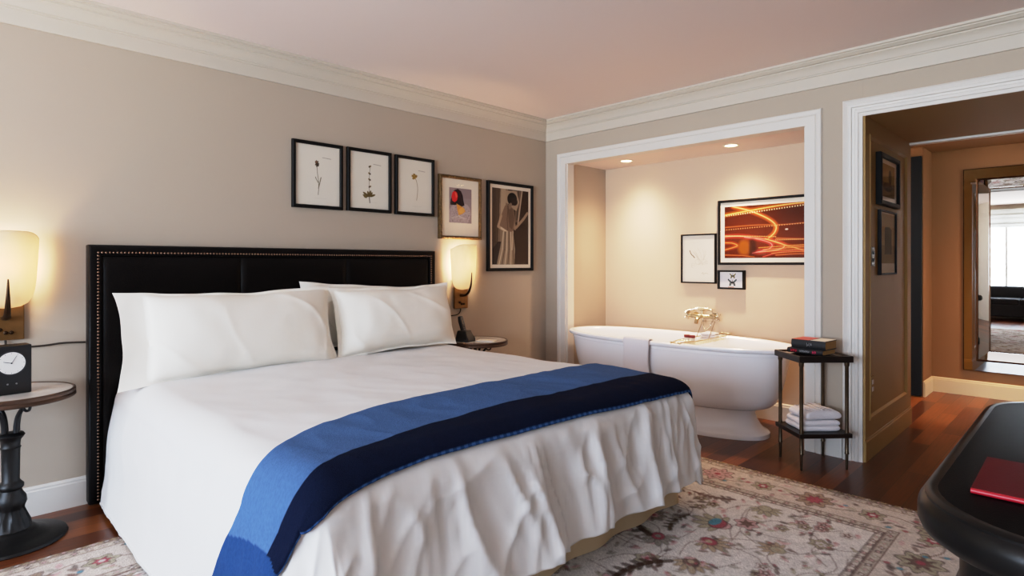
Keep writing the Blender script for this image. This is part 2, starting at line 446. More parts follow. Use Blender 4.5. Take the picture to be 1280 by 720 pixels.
# window
w = empty('window_1', (WX, 0, 0)); struct(w)
bm = bmesh.new()
for (a, b_, z0, z1) in ((WY1, WY0, WZ0, WZ0+.05), (WY1, WY0, WZ1-.05, WZ1), (WY1, WY1+.05, WZ0, WZ1), (WY0-.05, WY0, WZ0, WZ1), (-2.19, -2.15, WZ0, WZ1), (-1.35, -1.31, WZ0, WZ1)):
    box(bm, -.10, -.04, a, b_, z0, z1)
obj('window_frame', bm, M['trim'], w)
obj('pane', bx(-.075, -.071, WY1+.03, WY0-.03, WZ0+.03, WZ1-.03), M['pane'], w)
obj('window_sill', bx(-.12, .05, WY1-.03, WY0+.03, WZ0-.03, WZ0), M['trim'], w, bevel=.006)
bm = bmesh.new()
for k in range(4):
    box(bm, .004, .02+.01*k, WY1-.05, WY0+.05, 2.0+.1*k-.02*(k % 2), 2.1+.1*k+.01)
tag(obj('roman_shade', bm, M['shadecloth']), 'pale grey roman shade above the big window, seen only in the hall mirror', 'window shade').location = (WX, 0, .02)

# ------------------------------------------------------------------ rug
RX0, RX1, RY0, RY1 = -4.55, -.655, -3.33, -.58
def paint_rug():
    W, H = RX1-RX0, RY1-RY0
    cv = Canvas(W, H, .006, (186, 172, 160))
    rnd = random.Random(3)
    CR = (190, 178, 170); BR = (112, 90, 82); GR = (142, 134, 122); RD = (150, 82, 88); PK = (182, 148, 144); DK = (92, 76, 72); TE = (84, 128, 142); OL = (156, 147, 126)
    # centre field lighter
    B = .40
    cv.rect(B, B, W-B, H-B, (196, 188, 180))
    def outline_flower(x, y, r, c1, c2, c3, lob=8, rot=0):
        cv.ell(x, y, r*1.12, r*.86*1.12, DK, rot, .8, .16, lob); cv.ell(x, y, r, r*.86, c1, rot, .95, .16, lob)
        for k in range(lob):
            a = rot+2*PI*k/lob
            cv.ell(x+.72*r*math.cos(a), y+.62*r*math.sin(a), r*.16, r*.10, BR, a, .7)
        cv.ell(x, y, r*.58, r*.5, DK, rot, .8, .2, lob); cv.ell(x, y, r*.5, r*.44, c2, rot, 1, .2, lob); cv.ell(x, y, r*.22, r*.2, c3, 0, 1)
    def palmette(x, y, r, rot, c1, c2):
        for k in range(-3, 4):
            a = rot+k*.5; L = r*(1-.09*abs(k))
            p = (x+.62*L*math.cos(a), y+.62*L*math.sin(a))
            cv.ell(p[0], p[1], L*.46, L*.19, DK, a, .75); cv.ell(p[0], p[1], L*.41, L*.14, c1, a)
        cv.ell(x, y, r*.42, r*.36, DK, rot, .8); cv.ell(x, y, r*.37, r*.31, c2, rot); cv.ell(x, y, r*.16, r*.14, c1, rot)
    def leaf(x, y, L, rot, c):
        pts = [(x+L*t*math.cos(rot+.5*(t-.5)), y+L*t*math.sin(rot+.5*(t-.5))) for t in np.linspace(0, 1, 8)]
        cv.line(pts, L*.09, c, .85)
        for i, p in enumerate(pts[1:-1]):
            for sgn in (-1, 1):
                a = rot+sgn*.9; cv.ell(p[0]+L*.07*math.cos(a), p[1]+L*.07*math.sin(a), L*.10, L*.045, c, a, .8)
    def vine(pts, c=BR, wd=.005, al=.6): cv.line([tuple(p)[:2] for p in bez([(*p, 0) for p in pts], 10)], wd, c, al)
    # --- field
    gx, gy = .24, .25
    yy = B+.1; row = 0
    while yy < H-B-.04:
        xx = B+.12+(gx/2 if row % 2 else 0)
        while xx < W-B-.05:
            x = xx+rnd.uniform(-.05, .05); y = yy+rnd.uniform(-.05, .05); k = rnd.random()
            for q in range(3):
                a = rnd.uniform(0, 2*PI); vine([(x, y), (x+.09*math.cos(a), y+.09*math.sin(a)), (x+.2*math.cos(a+.5), y+.2*math.sin(a+.5))])
            if k < .34: palmette(x, y, rnd.uniform(.07, .11), rnd.uniform(0, 6.3), rnd.choice([OL, PK, GR, (160, 142, 120)]), rnd.choice([RD, PK, BR, OL]))
            elif k < .62: outline_flower(x, y, rnd.uniform(.045, .075), rnd.choice([OL, (170, 152, 134), PK, GR]), rnd.choice([CR, PK, BR]), rnd.choice([RD, BR, OL]), rnd.choice([6, 8]), rnd.uniform(0, 3))
            elif k < .82: leaf(x, y, rnd.uniform(.16, .26), rnd.uniform(0, 6.3), rnd.choice([BR, DK, (80, 66, 52)]))
            else:
                for q in range(3): outline_flower(x+rnd.uniform(-.08, .08), y+rnd.uniform(-.08, .08), .03, rnd.choice([CR, PK, OL]), BR, CR, 5)
            for q in range(9):
                xs, ys = x+rnd.uniform(-.16, .16), y+rnd.uniform(-.16, .16)
                a = rnd.uniform(0, 6.3); cv.ell(xs, ys, .024, .009, rnd.choice([BR, GR, PK, OL, DK]), a, .8)
                cv.ell(xs+.012, ys+.01, .011, .007, rnd.choice([RD, BR, GR]), a, .6)
            xx += gx
        yy += gy*.72; row += 1
    fx, fy = 3.08, .93           # one blue and red palmette stands out near the bed's foot corner
    palmette(fx, fy, .13, PI*.5, OL, PK); cv.ell(fx, fy+.01, .055, .04, DK); cv.ell(fx, fy+.01, .048, .034, RD); cv.ell(fx+.012, fy+.03, .045, .024, TE)
    leaf(3.0, 1.35, .34, -2.6, (70, 52, 42)); leaf(2.62, .92, .3, 2.6, (70, 52, 42))
    # --- borders: guard stripes and a wide main band
    def guard(i0, i1, c, edge):
        for (x0, y0, x1, y1) in ((i0, i0, W-i0, i1), (i0, H-i1, W-i0, H-i0), (i0, i0, i1, H-i0), (W-i1, i0, W-i0, H-i0)): cv.rect(x0, y0, x1, y1, c)
        for q in (i0, i1):
            for l in ([(q, q), (W-q, q)], [(q, H-q), (W-q, H-q)], [(q, q), (q, H-q)], [(W-q, q), (W-q, H-q)]): cv.line(l, .007, edge, .85)
        m_ = (i0+i1)/2; n = .05
        for L, f in ((W, lambda t: (t, m_)), (W, lambda t: (t, H-m_)), (H, lambda t: (m_, t)), (H, lambda t: (W-m_, t))):
            k = i0+.03; j = 0
            while k < L-i0:
                p = f(k); cv.ell(p[0], p[1], .018, .013, (BR, GR, DK)[j % 3], j, .75, .25, 4); cv.ell(p[0], p[1], .007, .005, PK if j % 2 else CR)
                k += n; j += 1
    guard(.0, .022, (140, 122, 98), BR)
    guard(.03, .075, (180, 166, 150), BR)
    guard(.325, .365, (176, 164, 150), BR)
    guard(.372, .40, (186, 174, 162), DK)
    m_ = .2
    for L, f, rot in ((W, lambda t, o: (t, m_+o), 0), (W, lambda t, o: (t, H-m_-o), PI), (H, lambda t, o: (m_+o, t), PI/2), (H, lambda t, o: (W-m_-o, t), -PI/2)):
        k = .2; j = 0; pv = []
        while k < L-.15:
            pv.append(f(k, .05*math.sin(k*PI/.26)))
            k += .04
        vine(pv[::2], BR, .006, .7)
        k = .2; j = 0
        while k < L-.12:
            p = f(k, .0)
            if j % 2 == 0: outline_flower(p[0], p[1], .085, (OL, PK, (150, 130, 112))[j % 3], (BR, RD, PK)[(j//2) % 3], RD, 8)
            else: outline_flower(p[0], p[1], .055, (CR, OL)[j % 2], RD, CR, 6)
            for q in range(7):
                o = rnd.uniform(-.1, .1); p2 = f(k+.13+rnd.uniform(-.06, .06), o)
                cv.ell(p2[0], p2[1], .026, .011, rnd.choice([BR, GR, DK, PK, OL]), rnd.uniform(0, 6), .75); 
                if q % 3 == 0: cv.ell(p2[0], p2[1], .012, .012, rnd.choice([RD, PK, TE, BR]), 0, .8)
            k += .26; j += 1
    cv.noise(.26, 1); cv.noise(.14, 5)
    cv.a *= np.array([1.22, 1.26, 1.31])
    return cv
cv = paint_rug()
rug = cv.mesh('rug', M['rug'], None, lambda X, Y: (X+RX0, Y+RY0, .011+.0016*np.random.rand(*X.shape)))
tag(rug, 'faded cream floral oriental rug lying under the bed on the dark floorboards', 'rug')
bm = bmesh.new()
vs = [bm.verts.new(p) for p in ((RX0, RY0, 0), (RX1, RY0, 0), (RX1, RY1, 0), (RX0, RY1, 0))]
vt = [bm.verts.new((v.co.x, v.co.y, .0115)) for v in vs]
for i in range(4): bm.faces.new((vs[i], vs[(i+1) % 4], vt[(i+1) % 4], vt[i]))
obj('rug_edge', bm, M['fringe'], rug)
bm = bmesh.new(); rnd = random.Random(5)
y = RY0
while y < RY1:
    for k in range(2):
        a = rnd.uniform(-.006, .006); l = rnd.uniform(.012, .03)
        tube(bm, [(RX1-.006, y, .008), (RX1+l*.5, y+a, .007), (RX1+l, y+2*a, .003)], [.0035, .003, .002], 4)
    y += .006
o = obj('fringe', bm, M['fringe'], rug); o['kind'] = 'stuff'

# ------------------------------------------------------------------ bed
bed = thing('bed', 'king bed with dark leather nailhead headboard and taupe skirt against the beige wall', 'bed', (-2.39, -1.1, 0))
def bo(name, bm, m, **k):
    bmesh.ops.translate(bm, verts=bm.verts, vec=(2.39, 1.1, 0)); return obj(name, bm, m, bed, **k)
HX0, HX1, HZ = -3.505, -1.345, 1.316
bm = bmesh.new(); box(bm, HX0, HX1, -.055, -.002, .012, HZ)
hb = bo('headboard', bm, M['leather'], bevel=.006)
bm = bmesh.new()   # padded border on three sides
prof = [(0, 0), (.001, .022), (.006, .028), (.012, .0295), (.052, .0295), (.055, .027), (.056, 0)]
sweep(bm, [((HX0, .012), (1, 0)), ((HX0, HZ), (1, -1)), ((HX1, HZ), (-1, -1)), ((HX1, .012), (-1, 0))], prof, lambda a, b, h: (a, -.053-h, b), closed=False)
bo('headboard_border', bm, M['leather'], smooth=40)
pw = (HX1-HX0-.116)/3
for k in range(3):
    x0 = HX0+.054+k*(pw+.0027); x1 = x0+pw+.0027-.002
    bm = bmesh.new()
    N = 14; rings = []
    X, Z = np.meshgrid(np.linspace(x0, x1, 40), np.linspace(.02, HZ-.058, 40))
    e = np.minimum(np.minimum(X-x0, x1-X), np.minimum(Z-.02, HZ-.058-Z))
    Yp = -.0685-.008*np.sqrt(np.clip(e/.012, 0, 1))-.006*np.sqrt(np.clip(e/.12, 0, 1))
    grid_mesh('headboard_panel', X+2.39, Yp+1.1, Z, M['leather'], bed, smooth=True)
bm = bmesh.new()
def nailrow(p, q):
    n = int(math.hypot(q[0]-p[0], q[1]-p[1])/.0165)
    for i in range(n):
        t = i/n; x = p[0]+(q[0]-p[0])*t; z = p[1]+(q[1]-p[1])*t
        rings = [[(x+.0062*r*math.cos(a), -.053-.0292-h, z+.0062*r*math.sin(a)) for a in np.linspace(0, 2*PI, 6, endpoint=False)] for r, h in ((1, 0), (.7, .003), (.1, .0045))]
        ring_loft(bm, rings, True, False, True)
for o_ in (.040,):
    nailrow((HX0+o_, .03), (HX0+o_, HZ-o_)); nailrow((HX0+o_, HZ-o_), (HX1-o_, HZ-o_)); nailrow((HX1-o_, HZ-o_), (HX1-o_, .3))
o = bo('nailhead_trim', bm, M['nail'], smooth=60); o['kind'] = 'stuff'
bo('box_spring', bx(-3.33, -1.42, -2.08, -.10, .16, .36), M['skirt'], bevel=.02)
bo('mattress', bx(-3.33, -1.42, -2.09, -.10, .362, .595), M['sheet'], bevel=.05, seg=4)
for x in (-3.2, -1.55):
    for y in (-.2, -1.95):
        bm = bmesh.new(); lathe(bm, [(.022, .013), (.03, .03), (.03, .16)], 16, (x, y, 0)); bo('leg', bm, M['dark_wood'], smooth=40)
bm = bmesh.new()   # bedskirt, gently waving, three sides
path = []
for t in np.linspace(0, 1, 60): path.append((-3.36, -.12+t*(-2.0), -1, 0))
for t in np.linspace(0, 1, 70): path.append((-3.36+t*1.97, -2.12, 0, -1))
for t in np.linspace(0, 1, 60): path.append((-1.39, -2.12+t*2.0, 1, 0))
rings = []
for z, amp, off in ((.37, .0, 0), (.25, .004, .004), (.12, .008, .008), (.014, .012, .012)):
    rings.append([(x+nx*(off+amp*math.sin(i*.55)), y+ny*(off+amp*math.sin(i*.55)), z) for i, (x, y, nx, ny) in enumerate(path)])
ring_loft(bm, rings, False)
bo('bedskirt', bm, M['skirt'], smooth=60)

# duvet: a flat sheet mapped over the mattress, hanging and folding at the sides
CX0, CX1, CY = -3.29, -1.475, -2.125
RR, ZT = .115, .640
DL, DF, DR = .70, .53, .56
def sm(a, b, x):
    t = min(1, max(0, (x-a)/(b-a))); return t*t*(3-2*t)
def rid(v, H=.8):
    return 1-abs(noise.noise(v))*2
def drape(fx, fy, off=0.0):
    qx = min(max(fx, CX0), CX1); qy = max(fy, CY)
    dx, dy = fx-qx, fy-qy
    d = math.hypot(dx, dy)
    puff = .010*noise.noise((fx*2.1, fy*2.1, 3.1))+.004*noise.noise((fx*6, fy*6, 1.0))
    puff += .0025*rid((fx*9+fy*4, fy*5-fx*2, 7.7))*sm(-.3, -1.8, fy)
    crown = .018*(1-((fx-(CX0+CX1)/2)/((CX1-CX0)/2+.1))**2)*min(1, max(0, (fy-CY+.25)/.6))
    if d < 1e-9:
        return Vector((fx, fy, ZT+puff+crown+off))
    nx, ny = dx/d, dy/d
    # shorten the drop at the round corner
    ex = DL if dx < 0 else DR
    if dx != 0 and dy != 0:
        rect = min(ex/max(abs(nx), 1e-6), DF/max(abs(ny), 1e-6)); lim = ex*nx*nx+DF*ny*ny
        d *= min(1, (lim/rect)*1.06)
    cor = abs(nx*ny)*2
    arc = RR*PI/2
    if d < arc:
        th = d/RR; out = RR*math.sin(th); z = ZT-RR*(1-math.cos(th)); no, nz = math.sin(th), math.cos(th)
    else:
        l = d-arc; out = RR+.13*l; z = ZT-RR-l; no, nz = 1, .1
    if dx < 0: out += .035*(1-sm(.05, .75, abs(ny)))*sm(.1, .5, d)*sm(.2, .55, .75-d)
    px, py = qx+nx*out, qy+ny*out
    # folds
    foot = abs(ny)
    w = sm(.05, .28, d)
    warp = noise.noise((px*3.1, py*3.1, z*2.2))*1.0
    f = rid((px*3.6+warp*.35+z*.35, py*3.6-z*.3, z*.25+warp*.2))
    f2 = rid((px*8.5+warp*.6+z*1.2, py*8.5-z*1.0, z*.6))
    f4 = rid((px*7-z*2.6+4, py*7+warp*.5+z*1.8, z*.5+3.3))
    f3 = rid((px*19+warp*1.2+z*2.5, py*19, z*1.2+8))
    sh = lambda v: max(0, v)**2.6
    amp = (.14+.86*foot)
    disp = w*amp*(.040*(sh(f)-.33)+.026*(sh(f2)-.3)+.015*(sh(f4)-.3)+.011*(sh(f3)-.3)*sm(.5, .25, d))
    disp += cor*.02*math.sin(math.atan2(ny, nx)*9)*sm(.15, .5, d)
    k = puff*max(0, 1-d/.2)+disp
    if nz <= .1 and foot > .3: z += .022*noise.noise((px*4.2, py*4.2, 9.0))*sm(.3, .5, d)
    return Vector((px+nx*no*(k+off), py+ny*no*(k+off), max(.035, z+nz*(k+off)+crown*max(0, 1-d/.1))))
NXg, NYg = 300, 230
xs = np.concatenate([np.linspace(CX0-DL, CX0+.02, 90), np.linspace(CX0+.03, CX1-.03, 130), np.linspace(CX1-.02, CX1+DR, 70)])
ys = np.concatenate([np.linspace(CY-DF, CY+.02, 90), np.linspace(CY+.03, -.14, 90)])
P = np.array([[drape(x, y) for x in xs] for y in ys])
duv = grid_mesh('duvet', P[..., 0], P[..., 1], P[..., 2], M['sheet'], smooth=True)
tag(duv, 'large white duvet spread over the king bed, crumpled where it hangs at the foot', 'duvet')
sol = duv.modifiers.new('solid', 'SOLIDIFY'); sol.thickness = .010; sol.offset = -1

# throw across the foot of the bed
U = [(-1.2, -1.66), (-1.6, -1.665), (-2.3, -1.662), (-2.59, -1.672), (-2.84, -1.69), (-3.0, -1.73), (-3.12, -1.757), (-3.2, -1.785), (-3.27, -1.829), (-3.34, -1.88), (-3.41, -1.905), (-3.486, -1.89), (-3.558, -1.86), (-3.714, -1.769), (-3.95, -1.63)]
Sm = [(-1.2, -2.03), (-1.6, -2.02), (-2.0, -2.0), (-2.6, -1.998), (-2.85, -2.02), (-3.05, -2.055), (-3.19, -2.085), (-3.3, -2.128), (-3.36, -2.155), (-3.43, -2.165), (-3.486, -2.145), (-3.56, -2.105), (-3.95, -1.89)]
Lw = [(-1.2, -2.235), (-1.5, -2.235), (-1.94, -2.222), (-2.27, -2.208), (-2.8, -2.2), (-3.0, -2.202), (-3.16, -2.213), (-3.27, -2.23), (-3.35, -2.25), (-3.43, -2.265), (-3.49, -2.255), (-3.53, -2.225), (-3.58, -2.165), (-3.75, -2.07), (-3.95, -1.96)]
bx_ = np.linspace(-1.2, -3.95, 520)
def smooth_edge(pts):
    y = np.interp(-bx_, [-p[0] for p in pts], [p[1] for p in pts])
    k = np.hanning(23); k /= k.sum()
    return np.convolve(np.pad(y, 11, mode='edge'), k, 'valid')
yU, yS, yL = smooth_edge(U), smooth_edge(Sm), smooth_edge(Lw)
nv, seam = 96, 58
Pb = np.empty((nv, len(bx_), 3)); Cb = np.empty((nv, len(bx_), 3))
LB, NV, MB_, ST = s2l((74, 103, 147)), s2l((18, 25, 46)), s2l((40, 68, 112)), s2l((66, 100, 152))
for i, xx in enumerate(bx_):
    for j in range(nv):
        t = j/(nv-1)
        yy = yU[i]+(yS[i]-yU[i])*j/seam if j <= seam else yS[i]+(yL[i]-yS[i])*(j-seam)/(nv-1-seam)
        e = .5+.5*min(1, min(t, 1-t)/.03)
        Pb[j, i] = drape(xx, yy, .004+.010*e)
        c = LB if j <= seam else NV
        if xx < -3.565+.035*math.sin(t*3): c = MB_
        if j >= nv-2: c = ST if (i//3) % 2 else MB_
        Cb[j, i] = np.array(c)*(1+.10*random.uniform(-1, 1))
bl = grid_mesh('throw_blanket', Pb[..., 0], Pb[..., 1], Pb[..., 2], M['blanket'], None, Cb, smooth=True)
tag(bl, 'wool throw in light blue and navy bands laid across the foot of the bed', 'blanket')
sol = bl.modifiers.new('solid', 'SOLIDIFY'); sol.thickness = .008; sol.offset = 1

# pillows
def pillow(name, label, loc, w, h, t, tilt, rz, roll, seed, fl=.05, fo=.018):
    nx, nz = 96, 60
    pts = np.empty((nz, nx, 3)); ptb = np.empty((nz, nx, 3))
    cxo = (fl-fo)/2                      # the stuffed part is off centre where the flange is wide on one side
    for j in range(nz):
        for i in range(nx):
            u = -1+2*i/(nx-1); v = -1+2*j/(nz-1)
            X = u*w/2; Z = v*h/2
            ui = min(1, abs(X-cxo)/((w-fl-fo)/2)); vi = min(1, abs(Z)/(h/2-fo))
            pf = (max(0, 1-ui**3.2))**.5*(max(0, 1-vi**2.6))**.5
            th = t/2*pf
            n1 = noise.noise((X*3.2+seed, Z*3.2, seed)); n2 = noise.noise((X*11, Z*7+seed, seed*2))
            ear = 1+.018*abs(u*v)**5
            X2 = ear*X*(1-.035*(1-v*v)*abs(u))+.010*noise.noise((Z*7, seed, u))*abs(u)
            Z2 = ear*Z*(1-.075*(1-u*u)*abs(v))+.010*noise.noise((X*5, seed+4, v))*abs(v)
            edge = 1-min(1, pf/.35)
            wav = edge*(.014*noise.noise((X*8, Z*8, seed+9)))
            cr = max(0, rid((X*2.6+Z*3.4+seed, Z*1.6-X*.9, seed)))**5
            k = min(1, pf/.5)*(.35+.65*abs(u))
            pts[j, i] = (X2, -th-wav-k*(.012*cr+.006*n2+.014*n1)-.003, Z2)
            ptb[j, i] = (X2, th*.8-wav+.003, Z2)
    bm = bmesh.new()
    A = [[bm.verts.new(pts[j, i]) for i in range(nx)] for j in range(nz)]
    B = [[bm.verts.new(ptb[j, i]) for i in range(nx)] for j in range(nz)]
    for j in range(nz-1):
        for i in range(nx-1):
            bm.faces.new((A[j][i], A[j][i+1], A[j+1][i+1], A[j+1][i])); bm.faces.new((B[j][i], B[j+1][i], B[j+1][i+1], B[j][i+1]))
    for i in range(nx-1):
        bm.faces.new((A[0][i], B[0][i], B[0][i+1], A[0][i+1])); bm.faces.new((A[-1][i], A[-1][i+1], B[-1][i+1], B[-1][i]))
    for j in range(nz-1):
        bm.faces.new((A[j][0], A[j+1][0], B[j+1][0], B[j][0])); bm.faces.new((A[j][-1], B[j][-1], B[j+1][-1], A[j+1][-1]))
    o = obj(name, bm, M['pillow'], None, smooth=70)
    o.location = loc; o.rotation_euler = (tilt, roll, rz)
    return tag(o, label, 'pillow', 'white pillows propped against the headboard')
pillow('pillow', 'large white pillow with a wide flange on the left half of the bed', (-2.89, -.365, .852), 1.10, .47, .25, -.26, .01, 0, 1.7, .12)
pillow('pillow', 'white pillow in front on the right half of the bed', (-1.875, -.36, .862), .90, .44, .25, -.25, -.01, -.012, 5.2, .03)
pillow('pillow', 'white pillow mostly hidden, its pointed corner showing behind the right pillow', (-1.96, -.165, .868), .98, .43, .11, -.12, 0, .055, 9.4, .03)

# ------------------------------------------------------------------ round pedestal night tables
def night_table(label, loc):
    t = thing('pedestal_table', label, 'side table', loc, 0, 'round marble pedestal tables by the bed')
    Zt = loc[3] if len(loc) > 3 else .655
    bm = bmesh.new(); lathe(bm, [(.0, Zt-.012), (.218, Zt-.012), (.222, Zt-.004), (.218, Zt)], 64); obj('tabletop', bm, M['marble'], t, smooth=40)
    bm = bmesh.new()
    pr = [(.219, -.034), (.228, -.034), (.232, -.03), (.231, -.02), (.228, -.016), (.231, -.010), (.230, .0), (.224, .003), (.220, .0), (.219, -.034)]
    rings = [[(r*math.cos(2*PI*k/64), r*math.sin(2*PI*k/64), Zt+z) for k in range(64)] for r, z in pr]
    ring_loft(bm, rings, True); obj('table_edge', bm, M['rim'], t, smooth=40)
    bm = bmesh.new(); lathe(bm, [(.02, Zt-.04), (.10, Zt-.036), (.10, Zt-.03), (.21, Zt-.026), (.21, Zt-.012)], 48); obj('underframe', bm, M['iron'], t, smooth=40)
    for k in range(4):
        a = k*PI/2+.6; c, s = math.cos(a), math.sin(a)
        bm = bmesh.new()
        pts = bez([(.028*c, .028*s, Zt-.175), (.03*c, .03*s, Zt-.14), (.04*c, .04*s, Zt-.10), (.07*c, .07*s, Zt-.06), (.105*c, .105*s, Zt-.038)], 8)
        tube(bm, pts, [.011-.004*i/len(pts) for i in range(len(pts))], 8)
        q = [(c*(.085+.018*math.cos(b)), s*(.085+.018*math.cos(b)), Zt-.060+.018*math.sin(b)) for b in np.linspace(2.4, 7.2, 14)]
        tube(bm, q, .006, 6)
        obj('bracket', bm, M['iron'], t, smooth=50)
    z0 = Zt-.175
    bm = bmesh.new()
    lathe(bm, [(.024, z0), (.044, z0-.004), (.05, z0-.014), (.044, z0-.024), (.036, z0-.034), (.034, z0-.046), (.033, z0-.06), (.037, z0-.066), (.033, z0-.074), (.031, .27), (.036, .262), (.046, .25), (.046, .238), (.038, .228), (.042, .215), (.054, .195), (.056, .17, .02), (.048, .15, .03), (.046, .14, .05), (.056, .11, .07), (.066, .085, .06), (.07, .07, .03), (.074, .06), (.062, .05)], 48, flute=12)
    obj('column', bm, M['iron'], t, smooth=50)
    bm = bmesh.new()
    lathe(bm, [(.06, .062), (.082, .058), (.09, .052), (.10, .044), (.115, .040), (.125, .034), (.15, .026), (.185, .02), (.198, .014), (.202, .004), (.2, .0)], 56)
    obj('base', bm, M['iron'], t, smooth=40)
    return t
night_table('round marble-topped pedestal table left of the bed, carrying the black clock', (-3.815, -.27, 0))
t2 = night_table('round marble-topped pedestal table right of the bed, carrying the telephone', (-1.075, -.26, 0))
t2.scale = (1, 1, .965)

# clock
c = thing('clock', 'black box clock with a round white dial on the left bedside table', 'clock', (-3.835, -.30, .6565), .12)
bm = bmesh.new(); box(bm, -.082, .082, -.04, .04, 0, .21); obj('body', bm, M['black'], c, bevel=.004)
bm = bmesh.new(); lathe(bm, [(.0, 0), (.052, 0), (.054, .003), (.050, .005)], 40); bmesh.ops.rotate(bm, verts=bm.verts, matrix=Matrix.Rotation(PI/2, 3, 'X')); bmesh.ops.translate(bm, verts=bm.verts, vec=(.012, -.0402, .135)); dl = obj('bezel', bm, M['black2'], c, smooth=40)
bm = bmesh.new(); lathe(bm, [(.0, .0), (.047, 0), (.047, .0015)], 40); bmesh.ops.rotate(bm, verts=bm.verts, matrix=Matrix.Rotation(PI/2, 3, 'X')); bmesh.ops.translate(bm, verts=bm.verts, vec=(.012, -.0448, .135)); dl = obj('dial', bm, M['white'], c, smooth=40)
bm = bmesh.new()
for a, l, w_ in ((1.05, .036, .0016), (2.85, .028, .0022)):
    tube(bm, [(.012, -.0472, .135), (.012+l*math.cos(a), -.0472, .135+l*math.sin(a))], w_/2, 6)
sphere(bm, (.012, -.0472, .135), .003)
obj('hands', bm, M['black'], dl)
bm = bmesh.new()
for k in range(12):
    a = k*PI/6; tube(bm, [(.012+.040*math.cos(a), -.0466, .135+.040*math.sin(a)), (.012+.044*math.cos(a), -.0466, .135+.044*math.sin(a))], .0007, 5)
obj('hour_marks', bm, M['black'], dl)
for x in (0.0, .03):
    bm = bmesh.new(); sphere(bm, (x, -.0405, .045), .0035); obj('button', bm, M['ink_grey'], c, smooth=60)

# telephone and notepad
p = thing('telephone', 'black cordless telephone standing on the right bedside table', 'telephone', (-1.19, -.25, .633), .35)
bm = bmesh.new()
rings = [[(x*sx, y*sx+oy, z) for x, y in rrect(.062, .055, .012)] for z, sx, oy in ((0, 1, 0), (.02, 1, 0), (.045, .85, .008), (.075, .7, .012), (.08, .66, .012))]
ring_loft(bm, rings, True, True, True); obj('base', bm, M['black'], p, smooth=40)
bm = bmesh.new(); Rm = Matrix.Translation((0, .0, .035)) @ Matrix.Rotation(-.32, 4, 'X')
rings = [[Rm @ Vector((x*s_, y*s_+o_, z)) for x, y in rrect(.024, .013, .008)] for z, s_, o_ in ((0, .9, 0), (.01, 1, 0), (.06, 1, .003), (.12, 1.05, .002), (.15, 1, -.002), (.158, .8, -.002))]
ring_loft(bm, rings, True, True, True); h_ = obj('handset', bm, M['black2'], p, smooth=40)
bm = bmesh.new()
vs = [bm.verts.new(Rm @ Vector(q)) for q in ((-.017, -.0135, .085), (.017, -.0135, .085), (.017, -.0135, .125), (-.017, -.0135, .125))]; bm.faces.new(vs)
obj('screen', bm, mat('phone_screen', (40, 44, 52), .15), h_)
bm = bmesh.new()
for r_ in range(4):
    for q in range(3):
        cpt = Rm @ Vector((-.012+.012*q, -.0135, .03+.012*r_)); sphere(bm, cpt, .0035, .8, 8)
obj('keypad', bm, M['ink_grey'], h_, smooth=50)
n_ = tag(obj('notepad', bx(-.05, .05, -.07, .07, 0, .006), M['paper'], None, bevel=.001), 'small white notepad lying beside the telephone', 'notepad'); n_.location = (-1.075, -.36, .6335); n_.rotation_euler = (0, 0, .5)

